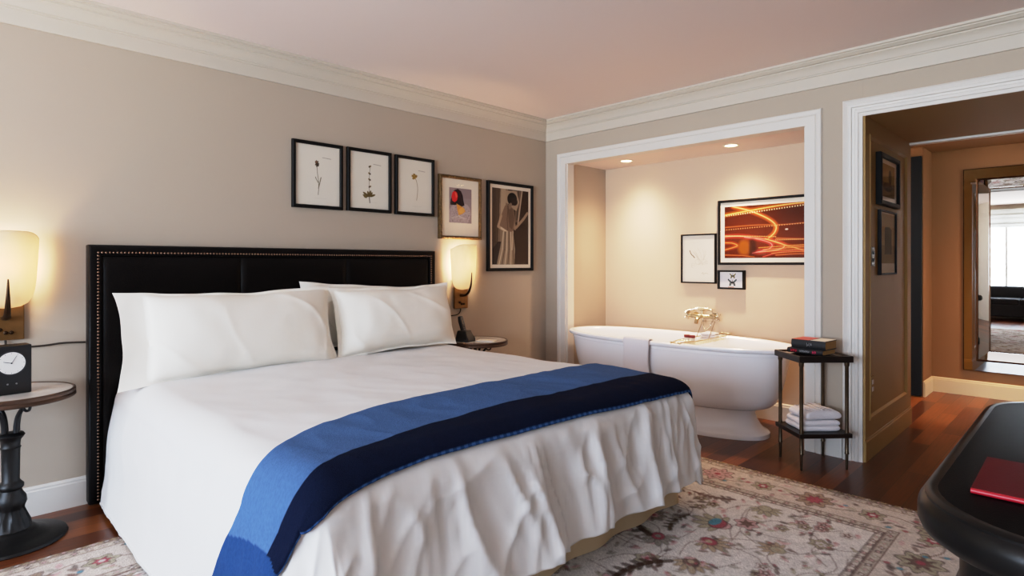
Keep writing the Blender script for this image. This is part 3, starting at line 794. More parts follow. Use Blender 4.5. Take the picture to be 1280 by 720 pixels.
# ------------------------------------------------------------------ wall sconces
def sconce(label, x, zoff=0):
    s = thing('wall_sconce', label, 'wall lamp', (x, -.001, zoff), 0, 'alabaster wall sconces beside the bed')
    bm = bmesh.new(); box(bm, -.068, .068, -.022, 0, .86, 1.12); pl = obj('back_plate', bm, M['brass_plate'], s, bevel=.004)
    for dx, z in ((-.02, .91), (.02, .895), (0, .895)):
        bm = bmesh.new(); lathe(bm, [(.009, 0), (.009, .006), (.005, .009), (.004, .018)], 12); bmesh.ops.rotate(bm, verts=bm.verts, matrix=Matrix.Rotation(PI/2, 3, 'X')); bmesh.ops.translate(bm, verts=bm.verts, vec=(dx, -.022, z))
        obj('switch_knob', bm, M['bronze'], pl, smooth=40)
    # bowl: half-oval in plan, tapering to a rounded foot
    prof = [(1.0, 1.372), (1.0, 1.36), (.992, 1.32), (.975, 1.26), (.95, 1.20), (.92, 1.14), (.87, 1.095), (.79, 1.06), (.66, 1.035), (.44, 1.018), (.12, 1.010)]
    bm = bmesh.new(); N = 40; rings = []
    for q, z in prof:
        rings.append([(.122*q*math.cos(PI+PI*k/N), -.030+(.108*q)*math.sin(PI+PI*k/N), z-(.035*abs(math.cos(PI*k/N))**6*max(0, (z-1.2)/.17))) for k in range(N+1)])
    ring_loft(bm, rings, False)
    obj('lamp_shade', bm, M['shade'], s, smooth=80, solid=.006)
    bm = bmesh.new()
    pts = bez([(0, -.02, .965), (0, -.05, .965), (0, -.085, .975), (0, -.115, 1.0), (0, -.136, 1.045), (0, -.144, 1.09), (0, -.148, 1.15)], 8)
    n = len(pts)
    rings = []
    for i, q in enumerate(pts):
        k = i/(n-1); wx = .017*(1-k)**.8+.0025; wy = .009*(1-k)+.003
        t = (pts[min(i+1, n-1)]-pts[max(i-1, 0)]).normalized(); nn = Vector((0, -t.z, t.y))
        rings.append([q+Vector((wx*cx_, 0, 0))+nn*wy*cy_ for cx_, cy_ in ((1, 0), (.7, .7), (0, 1), (-.7, .7), (-1, 0), (-.7, -.7), (0, -1), (.7, -.7))])
    ring_loft(bm, rings, True, True, True); obj('arm', bm, M['bronze'], s, smooth=50)
    bm = bmesh.new(); lathe(bm, [(.010, 1.13), (.012, 1.17), (.010, 1.175)], 16, (0, -.07, 0)); tube(bm, [(0, -.02, 1.10), (0, -.07, 1.11), (0, -.07, 1.14)], .006)
    obj('lamp_holder', bm, M['brass_plate'], s, smooth=50)
    ld = bpy.data.lights.new('sconce_bulb', 'POINT'); ld.energy = SCONCE_W; ld.color = (1, .67, .38); ld.shadow_soft_size = .022
    lo = bpy.data.objects.new('sconce_bulb', ld); COL.objects.link(lo); lo.parent = s; lo.location = (0, -.07, 1.215)
    return s
SCONCE_W = 10
sconce('glowing alabaster wall sconce above the black clock, left of the headboard', -3.815)
sconce('glowing alabaster wall sconce above the telephone, right of the headboard', -1.04)
bm = bmesh.new(); tube(bm, bez([(-3.815, -.012, .862), (-3.812, -.012, .835), (-3.79, -.010, .822), (-3.68, -.010, .820), (-3.60, -.010, .826), (-3.507, -.010, .822)], 10), .0045)
tag(obj('power_cord', bm, M['cord'], smooth=60), 'brown cord running along the wall between the left sconce and the headboard', 'cord')
bm = bmesh.new(); tube(bm, bez([(-1.04, -.012, .862), (-1.045, -.012, .835), (-1.075, -.012, .812), (-1.15, -.011, .806), (-1.25, -.011, .806), (-1.343, -.011, .810)], 10), .0045)
tag(obj('power_cord', bm, M['cord'], smooth=60), 'brown cord running along the wall between the right sconce and the headboard', 'cord')

# ------------------------------------------------------------------ pictures
def picture(label, loc, rz, w, h, fw, dp, ml, mb, fmat, paint, mr=None, mt=None, carved=False, group=None, matcol=None, cat='picture'):
    p = thing('framed_picture', label, cat, loc, rz, group)
    c = [((-w/2, -h/2), (1, 1)), ((w/2, -h/2), (-1, 1)), ((w/2, h/2), (-1, -1)), ((-w/2, h/2), (1, -1))]
    pr = [(0, 0), (0, dp*.85), (fw*.15, dp), (fw*.8, dp*.98), (fw, dp*.8), (fw, 0)]
    if carved: pr = [(0, 0), (0, dp*.7), (fw*.1, dp*.9), (fw*.3, dp), (fw*.5, dp*.75), (fw*.7, dp*.9), (fw*.9, dp*.8), (fw, dp*.5), (fw, 0)]
    bm = bmesh.new(); sweep(bm, c, pr, lambda a, b, hh: (a, -hh, b))
    if carved:
        rnd = random.Random(4)
        for (x0, z0, x1, z1) in ((-w/2, -h/2, w/2, -h/2), (w/2, -h/2, w/2, h/2), (w/2, h/2, -w/2, h/2), (-w/2, h/2, -w/2, -h/2)):
            L = math.hypot(x1-x0, z1-z0); n = int(L/.018)
            ux, uz = (x1-x0)/L, (z1-z0)/L
            for k in range(n):
                t = (k+.5)/n*L
                sphere(bm, (x0+ux*t-uz*fw*.5, -dp*.85, z0+uz*t+ux*fw*.5), .0085, .8, 6)
    obj('frame', bm, fmat, p, smooth=30)
    mr = ml if mr is None else mr; mt = mb if mt is None else mt
    iw, ih = w-2*fw, h-2*fw
    obj('mat_board', bx(-iw/2-.003, iw/2+.003, -dp*.45, -.001, -ih/2-.003, ih/2+.003), matcol or M['mat_board'], p)
    pw_, ph_ = iw-ml-mr, ih-mb-mt
    cvs = paint(pw_, ph_)
    cvs.mesh('print', M['print'], p, lambda X, Y: (X-iw/2+ml, 0*X-dp*.45-.0012, Y-ih/2+mb))
    bm = bmesh.new(); bm.faces.new([bm.verts.new(q) for q in ((-iw/2-.002, -dp*.62, -ih/2-.002), (iw/2+.002, -dp*.62, -ih/2-.002), (iw/2+.002, -dp*.62, ih/2+.002), (-iw/2-.002, -dp*.62, ih/2+.002))]); obj('glass', bm, M['glass'], p)
    return p

PAPER = (222, 214, 200)
def botanical(kind):
    def f(w, h):
        cv = Canvas(w, h, .0022, PAPER)
        cx = w*.5; G = (96, 84, 56); D = (74, 58, 40)
        if kind == 0:
            st = bez([(cx, h*.17, 0), (cx+.004, h*.3, 0), (cx+.002, h*.42, 0), (cx-.006, h*.56, 0), (cx-.008, h*.70, 0)], 8)
            cv.line(st, .0035, G)
            cv.line(bez([(cx+.002, h*.28, 0), (cx+.012, h*.38, 0), (cx+.02, h*.47, 0)], 6), .005, G); cv.line(bez([(cx, h*.38, 0), (cx-.014, h*.44, 0), (cx-.018, h*.47, 0)], 6), .004, G)
            cv.ell(cx-.008, h*.70, .013, .020, D, 0, 1, .2, 7); cv.ell(cx-.012, h*.73, .009, .009, (110, 80, 60)); cv.ell(cx-.002, h*.68, .008, .010, (60, 48, 40))
        elif kind == 1:
            cv.line(bez([(cx-.002, h*.13, 0), (cx-.004, h*.3, 0), (cx-.004, h*.5, 0), (cx, h*.68, 0), (cx+.006, h*.77, 0)], 8), .003, G)
            for z_, s_ in ((.77, 1), (.64, -1), (.53, -1), (.40, 1)): cv.ell(cx+.005*s_, h*z_, .008, .006, (120, 100, 62), s_*.8); cv.ell(cx-.004*s_, h*z_-.004, .005, .007, D)
            for a, l in ((.35, .05), (.9, .04), (1.3, .045), (1.9, .04), (2.6, .055), (2.95, .05)):
                p = (cx-.004+l*.55*math.cos(a), h*.21+l*.55*math.sin(a)); cv.ell(p[0], p[1], l*.5, .008, (106, 88, 52), a); cv.line([(cx-.004, h*.21), p], .002, D)
            cv.ell(cx-.035, h*.21, .016, .010, (116, 98, 60), -.5)
            cv.line([(cx-.003, h*.20), (cx+.001, h*.10)], .006, D)
        else:
            cv.line(bez([(cx+.014, h*.23, 0), (cx+.022, h*.38, 0), (cx+.022, h*.5, 0), (cx+.01, h*.62, 0), (cx-.002, h*.66, 0)], 8), .0035, (122, 104, 58))
            for dx, dy, r in ((-.002, .0, .018), (-.016, .006, .013), (.012, .008, .014), (-.004, .018, .012), (-.012, -.012, .01)): cv.ell(cx+dx-.004, h*.68+dy, r, r*.7, (156, 124, 58), dx*20, 1, .2, 5); cv.ell(cx+dx-.004, h*.68+dy, r*.4, r*.3, (104, 76, 36))
        cv.line([(w*.6, h*.815), (w*.72, h*.81), (w*.8, h*.805)], .0035, (126, 116, 104), .85)
        cv.line([(w*.42, h*.11), (w*.7, h*.11)], .0016, (186, 178, 164), .6)
        return cv
    return f
def fabric_figure(w, h):
    # seated figure with a flat red patch over the face, dark hair and a patterned shawl
    cv = Canvas(w, h, .0022, (150, 136, 138))
    cv.rect(0, h*.72, w, h, (142, 124, 126), .6)
    rnd = random.Random(9)
    cv.ell(w*.44, h*.22, w*.47, h*.34, (170, 156, 158)); cv.ell(w*.70, h*.30, w*.26, h*.26, (172, 158, 160))
    for k in range(240):
        a = rnd.uniform(0, 6.3); r = rnd.random()**.5; x = w*.5+w*.46*r*math.cos(a); y = h*.22+h*.3*r*math.sin(a)
        cv.ell(x, y, .004, .0025, rnd.choice([(110, 96, 104), (196, 184, 180), (130, 116, 120)]), rnd.uniform(0, 3), .8)
    cv.poly([(w*.14, h*.80), (w*.22, h*.93), (w*.38, h*.98), (w*.52, h*.92), (w*.60, h*.80), (w*.63, h*.66), (w*.68, h*.52), (w*.52, h*.46), (w*.38, h*.52), (w*.2, h*.5), (w*.05, h*.5), (w*.06, h*.64)], (44, 30, 32)); cv.line([(w*.1, h*.52), (w*.12, h*.68)], .012, (58, 42, 42)); cv.line([(w*.58, h*.5), (w*.55, h*.68), (w*.48, h*.84)], .01, (62, 44, 44))
    cv.poly([(w*.14, h*.62), (w*.10, h*.74), (w*.14, h*.86), (w*.24, h*.91), (w*.34, h*.87), (w*.38, h*.76), (w*.34, h*.64), (w*.24, h*.585)], (206, 40, 44)); cv.poly([(w*.24, h*.88), (w*.33, h*.85), (w*.36, h*.76), (w*.3, h*.7)], (226, 92, 76))
    cv.poly([(w*.32, h*.55), (w*.48, h*.50), (w*.66, h*.44), (w*.72, h*.34), (w*.58, h*.26), (w*.42, h*.22), (w*.36, h*.36)], (206, 148, 74))
    cv.ell(w*.55, h*.36, w*.14, h*.08, (220, 166, 90), .4)
    cv.line([(w*.1, h*.12), (w*.42, h*.2), (w*.7, h*.12)], .006, (206, 196, 192), .6)
    return cv
def back_study(w, h):
    # sepia photograph: a person from behind in a long pale skirt by a curtain
    cv = Canvas(w, h, .003, (54, 39, 32))
    cv.rect(0, 0, w*.16, h, (44, 32, 28)); cv.rect(w*.10, h*.3, w*.42, h, (150, 128, 106), .75); cv.rect(w*.2, h*.55, w*.36, h, (184, 164, 140), .7)
    cv.poly([(0, h), (w*.22, h), (w*.16, h*.3), (0, h*.2)], (84, 66, 54), .9)
    for k in range(5): cv.line([(w*(.03+.05*k), h), (w*(.01+.045*k), h*.3)], .006, (50, 38, 32), .7)
    cv.poly([(w*.66, h), (w*.82, h), (w*.74, h*.6), (w*.6, h*.55)], (120, 100, 84), .7); cv.line([(w*.82, h), (w*.7, h*.55)], .014, (190, 172, 150), .8); cv.line([(w*.72, h), (w*.67, h*.6)], .01, (36, 26, 22), .9)
    # raised arm, torso, skirt, head
    cv.line([(w*.56, h*.64), (w*.62, h*.48), (w*.86, h*.62), (w*.97, h*.70)], .026, (150, 128, 108))
    cv.poly([(w*.22, h*.62), (w*.34, h*.78), (w*.46, h*.80), (w*.58, h*.74), (w*.62, h*.58), (w*.56, h*.42), (w*.30, h*.42), (w*.18, h*.5)], (128, 104, 86))
    cv.poly([(w*.40, h*.79), (w*.56, h*.74), (w*.60, h*.6), (w*.54, h*.46), (w*.46, h*.5)], (98, 78, 64), .8)
    cv.line([(w*.43, h*.77), (w*.40, h*.60), (w*.42, h*.46)], .007, (84, 64, 52), .9)
    cv.line([(w*.24, h*.64), (w*.16, h*.50), (w*.36, h*.44)], .024, (172, 148, 124)); cv.line([(w*.24, h*.48), (w*.44, h*.42)], .018, (206, 188, 162))
    cv.poly([(w*.28, h*.44), (w*.56, h*.44), (w*.62, h*.2), (w*.60, 0), (w*.12, 0), (w*.22, h*.24)], (150, 132, 112))
    for k in range(6): cv.line([(w*(.30+.05*k), h*.43), (w*(.27+.06*k), h*.2), (w*(.18+.08*k), 0)], .011, ((208, 192, 168), (92, 74, 62))[k % 2], .85)
    cv.line([(w*.56, h*.44), (w*.54, h*.2)], .012, (200, 182, 158), .9)
    cv.poly([(w*.36, h*.98), (w*.66, h*.99), (w*.74, h*.84), (w*.66, h*.72), (w*.58, h*.74), (w*.46, h*.80), (w*.36, h*.82)], (168, 148, 126), .9); cv.ell(w*.54, h*.875, w*.135, h*.085, (26, 19, 18)); cv.ell(w*.60, h*.84, w*.09, h*.05, (40, 28, 25)); cv.line([(w*.50, h*.80), (w*.47, h*.76)], .03, (132, 110, 92))
    cv.rect(w*.64, 0, w, h*.48, (56, 42, 36), .9)
    return cv
def night_road(w, h):
    cv = Canvas(w, h, .0024, (58, 24, 18))
    Yn = cv.Y/h
    cv.a[:] = np.array(s2l((84, 34, 18)))*(.7+.6*np.clip(1-abs(Yn-.3)*1.8, 0, 1))[..., None]
    def trail(pts, wd, c, glow, al=.9):
        q = [tuple(p)[:2] for p in bez([(a*w, b*h, 0) for a, b in pts], 14)]
        cv.line(q, wd*6, glow, .10, soft=.016); cv.line(q, wd*2.4, glow, .22, soft=.007); cv.line(q, wd, c, al)
    O, Y, R, P = (226, 112, 40), (255, 206, 120), (200, 66, 36), (255, 120, 110)
    trail([(0, .84), (.25, .9), (.6, .97), (1, 1.0)], .006, (255, 196, 110), (220, 120, 40))
    trail([(.08, 1.0), (.25, .9), (.42, .74), (.5, .60), (.49, .47), (.43, .36)], .006, (255, 190, 120), (230, 110, 44))
    trail([(0, .42), (.16, .42), (.34, .37), (.5, .30), (.58, .22), (.52, .15), (.34, .11)], .006, (255, 170, 130), (214, 74, 54))
    trail([(.2, .40), (.36, .34), (.46, .26), (.44, .17), (.28, .09)], .005, (255, 140, 130), (200, 60, 60))
    trail([(.40, .36), (.56, .25), (.72, .15), (.84, .06), (.86, 0)], .005, (255, 186, 110), (220, 96, 40))
    trail([(0, .16), (.08, .2), (.13, .24), (.08, .29), (0, .3)], .004, (246, 150, 80), (190, 80, 36))
    trail([(.5, .36), (.7, .34), (1, .32)], .003, (236, 150, 90), (180, 76, 36)); trail([(.6, .20), (.8, .22), (1, .27)], .003, (236, 140, 80), (180, 76, 36)); trail([(.38, .02), (.6, .12), (1, .13)], .003, (240, 110, 90), (180, 60, 50))
    trail([(0, .06), (.15, .05), (.3, .02)], .003, (220, 130, 70), (150, 60, 30))
    for k in range(5): trail([(.5-.04*k, .05+.035*k), (.72, .07+.04*k), (1, .04+.05*k)], .0026, (250, 150+10*k, 90), (190, 84, 40), .8)
    trail([(0, .60), (.3, .62), (.6, .61), (1, .66)], .0026, (240, 150, 80), (150, 66, 34), .6)
    cv.ell(w*.2, h*.2, .05, .06, (170, 96, 24), 0, .6, soft=.03); cv.ell(w*.28, h*.2, .03, .08, (40, 26, 18), 0, .7, soft=.02)
    for k in range(44):
        t = k/43; cv.ell(t*w, h*(.84+.16*t)-.008, .0035, .0045, (255, 232, 180))
        cv.ell(t*w, h*(.55+.09*t), .003, .0035, (248, 186, 120), 0, .9)
        cv.ell(t*w*.5, h*(.44-.05*t), .0026, .003, (255, 196, 120), 0, .9); cv.ell(w*(.5+.5*t), h*(.33+.0*t), .0026, .003, (255, 196, 120), 0, .9)
    for x, y in ((.82, .8), (.6, .52), (.9, .37)): cv.ell(w*x, h*y, .011, .005, (240, 220, 196))
    return cv
def pen_sketch(w, h):
    cv = Canvas(w, h, .0022, (226, 214, 200)); rnd = random.Random(2); G = (168, 156, 150)
    cv.line(bez([(w*.22, h*.68, 0), (w*.27, h*.60, 0), (w*.33, h*.56, 0), (w*.38, h*.52, 0)], 6), .006, (40, 34, 34))
    for k in range(9):
        x = w*(.5+.05*(k % 4)); y = h*(.5-.04*(k % 3)); a = rnd.uniform(.6, 2.6)
        cv.line(bez([(x, y, 0), (x+.03*math.cos(a), y+.05*math.sin(a), 0), (x+.05*math.cos(a+.5), y+.1*math.sin(a), 0)], 6), .0016, G, .8)
    for k in range(8):
        x = w*rnd.uniform(.32, .75); y = h*rnd.uniform(.25, .5); r = rnd.uniform(.012, .028)
        cv.line([(x+r*math.cos(t), y+r*.8*math.sin(t)) for t in np.linspace(0, rnd.uniform(3, 6), 12)], .0016, G, .8)
    cv.line(bez([(w*.60, h*.17, 0), (w*.64, h*.20, 0), (w*.66, h*.16, 0), (w*.72, h*.19, 0), (w*.8, h*.17, 0)], 5), .002, (120, 108, 104), .9)
    return cv
def butterflies(w, h):
    cv = Canvas(w, h, .0016, (224, 220, 222))
    def fly(x, y, s, c, d):
        for m_ in (-1, 1):
            cv.poly([(x, y), (x+m_*s*.9, y+s*.75), (x+m_*s*1.05, y+s*.5), (x+m_*s*.55, y-.05*s)], d); cv.poly([(x, y), (x+m_*s*.6, y-.1*s), (x+m_*s*.75, y-s*.8), (x+m_*s*.3, y-s*.75)], d)
            cv.ell(x+m_*s*.55, y+s*.32, s*.3, s*.13, c, m_*.6); cv.ell(x+m_*s*.4, y-s*.4, s*.2, s*.16, c, -m_*.9)
        cv.ell(x, y, s*.08, s*.5, (24, 20, 18)); cv.line([(x, y+s*.4), (x+s*.25, y+s*.8)], .001, (40, 34, 30)); cv.line([(x, y+s*.4), (x-s*.25, y+s*.8)], .001, (40, 34, 30))
    fly(w*.56, h*.77, h*.21, (150, 140, 70), (60, 58, 34)); fly(w*.54, h*.34, h*.30, (96, 112, 110), (22, 24, 26))
    cv.rect(w*.36, 0, w*.62, .006, (190, 130, 100))
    return cv
def muted(tone, a):
    def f(w, h):
        cv = Canvas(w, h, .004, tone); cv.rect(0, 0, w, h*.45, tuple(int(k*.8) for k in tone))
        if a: cv.ell(w*.62, h*.62, w*.12, h*.24, (56, 44, 36)); cv.ell(w*.45, h*.32, w*.34, h*.14, (70, 56, 44), 0, .9); cv.rect(w*.1, h*.26, w*.9, h*.34, (90, 72, 54), .7)
        else: cv.rect(w*.28, h*.3, w*.78, h*.74, (62, 56, 44)); cv.ell(w*.5, h*.74, w*.2, h*.06, (62, 56, 44)); cv.rect(0, 0, w, h*.14, (206, 198, 184)); cv.rect(0, h*.78, w, h, (190, 172, 144), .8)
        return cv
    return f

G1 = 'pressed flower pictures in thin black frames'
bf = M['black_frame']
picture('black-framed pressed flower picture with one dark thistle-like head, leftmost of three', (-2.257, -.001, 1.80), 0, .352, .436, .022, .026, .004, .004, bf, botanical(0), group=G1)
picture('black-framed pressed flower picture with a tall stem rising from a leafy rosette, middle of three', (-1.872, -.001, 1.802), 0, .352, .436, .022, .026, .004, .004, bf, botanical(1), group=G1)
picture('black-framed pressed flower picture with a yellowish bloom on a bending stem, rightmost of three', (-1.485, -.001, 1.80), 0, .352, .436, .022, .026, .004, .004, bf, botanical(2), group=G1)
picture('carved bronze-framed picture of a dark-haired figure with a red face patch', (-1.046, -.001, 1.668), 0, .434, .505, .026, .034, .075, .105, M['gilt'], fabric_figure, mt=.07, carved=True)
picture('tall black-framed sepia photograph of a person seen from behind', (-.476, -.001, 1.539), 0, .556, .766, .026, .03, .03, .03, bf, back_study)
picture('wide black-framed night photograph of glowing orange road lights above the bathtub', (AX-.001, -1.87, 1.475), -PI/2, .93, .53, .02, .03, .035, .035, bf, night_road)
picture('small dark-framed pen sketch left of the orange night photograph in the alcove', (AX-.001, -1.228, 1.262), -PI/2, .318, .42, .012, .03, .002, .002, bf, pen_sketch)
picture('tiny black shadow-box with two mounted butterflies under the orange night photograph', (AX-.001, -1.52, 1.088), -PI/2, .222, .155, .014, .045, .002, .002, bf, butterflies, cat='picture')
picture('upper dark-framed picture on the passage wall, above the pale narrow one', (.53, PY-.001, 1.775), 0, .50, .34, .03, .035, .05, .03, bf, muted((150, 124, 84), True))
picture('lower slim-framed pale picture on the passage wall beside the light switch', (.535, PY-.001, 1.36), 0, .42, .43, .012, .022, .01, .01, bf, muted((172, 148, 110), False))

# switch and outlet on the passage wall
s_ = thing('light_switch', 'dark light switch plate on the passage wall beside the lower picture', 'light switch', (.14, PY-.012, 1.265))
obj('plate', bx(-.04, .04, -.008, 0, -.06, .06), M['bronze'], s_, bevel=.002)
for z in (-.022, .022): obj('toggle', bx(-.012, .012, -.016, -.008, z-.01, z+.01), M['black'], s_, bevel=.002)
s_ = thing('wall_outlet', 'pale outlet plate low on the passage wall', 'outlet', (.13, PY-.012, .455))
obj('plate', bx(-.036, .036, -.008, 0, -.058, .058), M['panel_wall'], s_, bevel=.003)
for z in (-.022, .022): obj('socket', bx(-.016, .016, -.011, -.008, z-.014, z+.014), M['trim'], s_, bevel=.002)

# ------------------------------------------------------------------ bathtub
TX, TY = .075, -1.245
tub = thing('bathtub', 'white freestanding roll-top pedestal bathtub standing in the lit alcove', 'bathtub', (TX, TY, 0), PI/2)
A_, B_ = .945, .385      # local x runs along the tub
def trings(lv): return [[(x, y, z) for x, y in sell(a, b, n)] for a, b, z, n in lv]
bm = bmesh.new()
out = [(.64, .238, .19, 2.3), (.72, .262, .197, 2.3), (.775, .290, .215, 2.3), (.806, .312, .245, 2.3), (.830, .328, .29, 2.3), (.850, .340, .35, 2.3), (.868, .347, .42, 2.35), (.884, .352, .50, 2.4), (.898, .356, .575, 2.4), (.899, .357, .590, 2.4),
       (.905, .361, .592, 2.4), (.905, .361, .612, 2.4), (.922, .370, .616, 2.4), (.940, .380, .622, 2.4), (.945, .385, .632, 2.4), (.943, .383, .642, 2.4), (.932, .374, .649, 2.4), (.915, .362, .650, 2.4), (.895, .346, .643, 2.4), (.88, .334, .62, 2.4), (.86, .318, .55, 2.4), (.82, .295, .42, 2.35), (.76, .262, .30, 2.3), (.68, .22, .25, 2.3), (.4, .12, .24, 2.2), (.05, .03, .235, 2)]
ring_loft(bm, trings(out), True, True, True); obj('basin', bm, M['enamel'], tub, smooth=40)
bm = bmesh.new()
pl = [(.765, .288, 0, 2.3), (.765, .288, .028, 2.3), (.755, .282, .038, 2.3), (.725, .268, .048, 2.3), (.70, .258, .075, 2.3), (.675, .247, .115, 2.3), (.662, .241, .15, 2.3), (.665, .243, .165, 2.3), (.66, .242, .19, 2.3)]
ring_loft(bm, trings(pl), True, True, True); obj('pedestal', bm, M['enamel'], tub, smooth=40)

# towel hanging over the near rim
bm = bmesh.new(); xr = TX-B_
cs = [(xr+.075, .46), (xr+.062, .56), (xr+.052, .63), (xr+.04, .655), (xr+.015, .662), (xr-.006, .655), (xr-.014, .632), (xr-.014, .58), (xr-.013, .5), (xr-.013, .42), (xr-.014, .33)]
cs = bez([(a, 0, b) for a, b in cs], 4)
X = np.array([[p.x+.004*math.sin(k*1.1+p.z*6) for k in np.linspace(0, 6, 24)] for p in cs]); Yt = np.array([[-1.085-.215*k+.004*math.sin(p.z*30+k*5) for k in np.linspace(0, 1, 24)] for p in cs]); Zt_ = np.array([[p.z for k in range(24)] for p in cs])
tw = grid_mesh('hand_towel', X, Yt, Zt_, M['towel'], smooth=True); sol = tw.modifiers.new('solid', 'SOLIDIFY'); sol.thickness = .012; sol.offset = 0
tag(tw, 'white hand towel hanging over the near rim of the bathtub', 'towel')

# faucet on the alcove wall
f = thing('bath_faucet', 'polished brass wall-mounted bath faucet with cross handles and hand shower', 'faucet', (AX, -1.285, .78), -PI/2)
bm = bmesh.new()   # local: x along wall to the right, -y into the room
for x in (-.085, .085):
    tube(bm, [(x, 0, 0), (x, -.05, 0)], .013, 14); lathe(bm, [(.026, 0), (.026, .006), (.016, .012)], 20)
    tube(bm, [(x, -.001, 0), (x, -.008, 0)], .028, 18); tube(bm, [(x, -.045, 0), (x, -.075, 0)], .019, 14)
tube(bm, [(-.12, -.06, 0), (.12, -.06, 0)], .016, 14)
obj('valve_body', bm, M['brassfit'], f, smooth=40)
for x in (-.125, .125):
    bm = bmesh.new(); tube(bm, [(x*.9, -.06, 0), (x*1.15, -.06, 0)], .009, 10)
    for a in range(4):
        c_, s2 = math.cos(a*PI/2+.5), math.sin(a*PI/2+.5); tube(bm, [(x*1.12, -.06, 0), (x*1.12, -.06+.032*c_, .032*s2)], .006, 8); sphere(bm, (x*1.12, -.06+.034*c_, .034*s2), .009, 1, 8)
    obj('cross_handle', bm, M['chrome'], f, smooth=50)
bm = bmesh.new(); tube(bm, bez([(0, -.06, 0), (0, -.10, -.005), (0, -.145, -.02), (0, -.165, -.055)], 6), [.016]*19, 12); obj('spout', bm, M['brassfit'], f, smooth=50)
bm = bmesh.new(); tube(bm, [(0, -.06, .01), (0, -.06, .05)], .009, 10); tube(bm, bez([(-.03, -.06, .066), (-.02, -.06, .05), (0, -.06, .046), (.02, -.06, .05), (.03, -.06, .066)], 5), .005, 8); obj('shower_cradle', bm, M['brassfit'], f, smooth=50)
bm = bmesh.new(); tube(bm, bez([(.09, -.075, .055), (.03, -.065, .064), (-.04, -.065, .062), (-.10, -.09, .045)], 6), [.009]*19, 10); tube(bm, [(-.10, -.09, .048), (-.118, -.10, .022)], [.012, .026], 14); hs = obj('hand_shower', bm, M['chrome'], f, smooth=50)
bm = bmesh.new(); tube(bm, bez([(.09, -.075, .055), (.115, -.09, .0), (.10, -.12, -.07), (.05, -.11, -.11), (.02, -.08, -.06), (.01, -.07, -.01)], 10), .005, 8); obj('hose', bm, M['chrome'], hs, smooth=60)

# bath caddy across the tub
cd = thing('bath_caddy', 'wire bath caddy with a reading rest laid across the tub', 'bath caddy', (TX, -1.52, .652))
bm = bmesh.new()
for dy in (-.07, .07):
    tube(bm, [(-.40, dy*.4, .006), (-.24, dy, .006), (.24, dy, .006), (.40, dy*.4, .006)], .0045, 8)
for x in (-.24, .24): tube(bm, [(x, -.07, .006), (x, .07, .006)], .004, 8)
for k in range(13):
    x = -.24+.04*k; tube(bm, [(x, -.07, .006), (x, -.07, -.02), (x, .07, -.02), (x, .07, .006)], .002, 6)
obj('rack', bm, M['brassfit'], cd, smooth=50)
for x in (-.40, .40):
    bm = bmesh.new(); tube(bm, [(x, -.03, .006), (x, .03, .006)], .0045, 8); sphere(bm, (x, -.034, .006), .009, 1, 8); sphere(bm, (x, .034, .006), .009, 1, 8); obj('grip', bm, M['brassfit'], cd, smooth=50)
bm = bmesh.new()
tube(bm, [(.0, -.05, .006), (.10, -.05, .125), (.10, .05, .125), (.0, .05, .006)], .003, 6); tube(bm, [(.09, .02, .115), (.09, .02, .14)], .002, 6)
obj('reading_rest', bm, M['brassfit'], cd, smooth=50)
for k, (px_, py_) in enumerate(((-.225, -1.545), (-.215, -1.50))):
    j = thing('jar', ('small glass jar with dark red lid on the bath caddy, the right one of two', 'small glass jar with dark red lid on the bath caddy, the left one of two')[k], 'jar', (TX+px_+.02, py_, .634), 0, 'red-lidded jars on the bath caddy')
    bm = bmesh.new(); lathe(bm, [(.018, 0), (.021, .003), (.021, .042), (.018, .046)], 20); obj('glass_body', bm, M['jar'], j, smooth=40)
    bm = bmesh.new(); lathe(bm, [(.022, .045), (.023, .047), (.023, .062), (.021, .064)], 20); obj('lid', bm, M['redlid'], j, smooth=40)

def folded(name, label, loc, rz, sx, sy, hgt, layers, cat='towel', group=None, seed=0, dome=0):
    bm = bmesh.new()
    lh = hgt/layers
    for k in range(layers):
        ex = 1-.02*((k*7+seed) % 3); oy = .004*math.sin(k*2.1+seed)
        rings = []
        for q in range(7):
            a = PI*(q/6-.5); inset = lh/2*(1-math.cos(a)); z = k*lh+lh/2+lh/2*math.sin(a)
            rings.append([(x, y+oy, z) for x, y in rrect((sx/2-inset)*ex, (sy/2-inset)*ex, .02, 8)])
        ring_loft(bm, rings, True, True, True)
    bmesh.ops.subdivide_edges(bm, edges=[e for e in bm.edges if e.calc_length() > .05], cuts=6, use_grid_fill=True)
    for v in bm.verts:
        fz = v.co.z/hgt
        v.co += Vector((.006*noise.noise((v.co.x*12, v.co.y*12, v.co.z*20+seed)), .006*noise.noise((v.co.x*12+5, v.co.y*12, v.co.z*20+seed)), fz*(.006*noise.noise((v.co.x*14, v.co.y*14, seed))+dome*(1-(v.co.x/(sx/2))**2))))
    o = obj(name, bm, M['towel'], None, smooth=60); o.location = loc; o.rotation_euler = (0, 0, rz)
    return tag(o, label, cat, group)
folded('washcloth', 'folded white washcloth on the far half of the bath caddy', (TX+.10, -1.53, .642), .1, .13, .11, .05, 3, 'washcloth', seed=2)

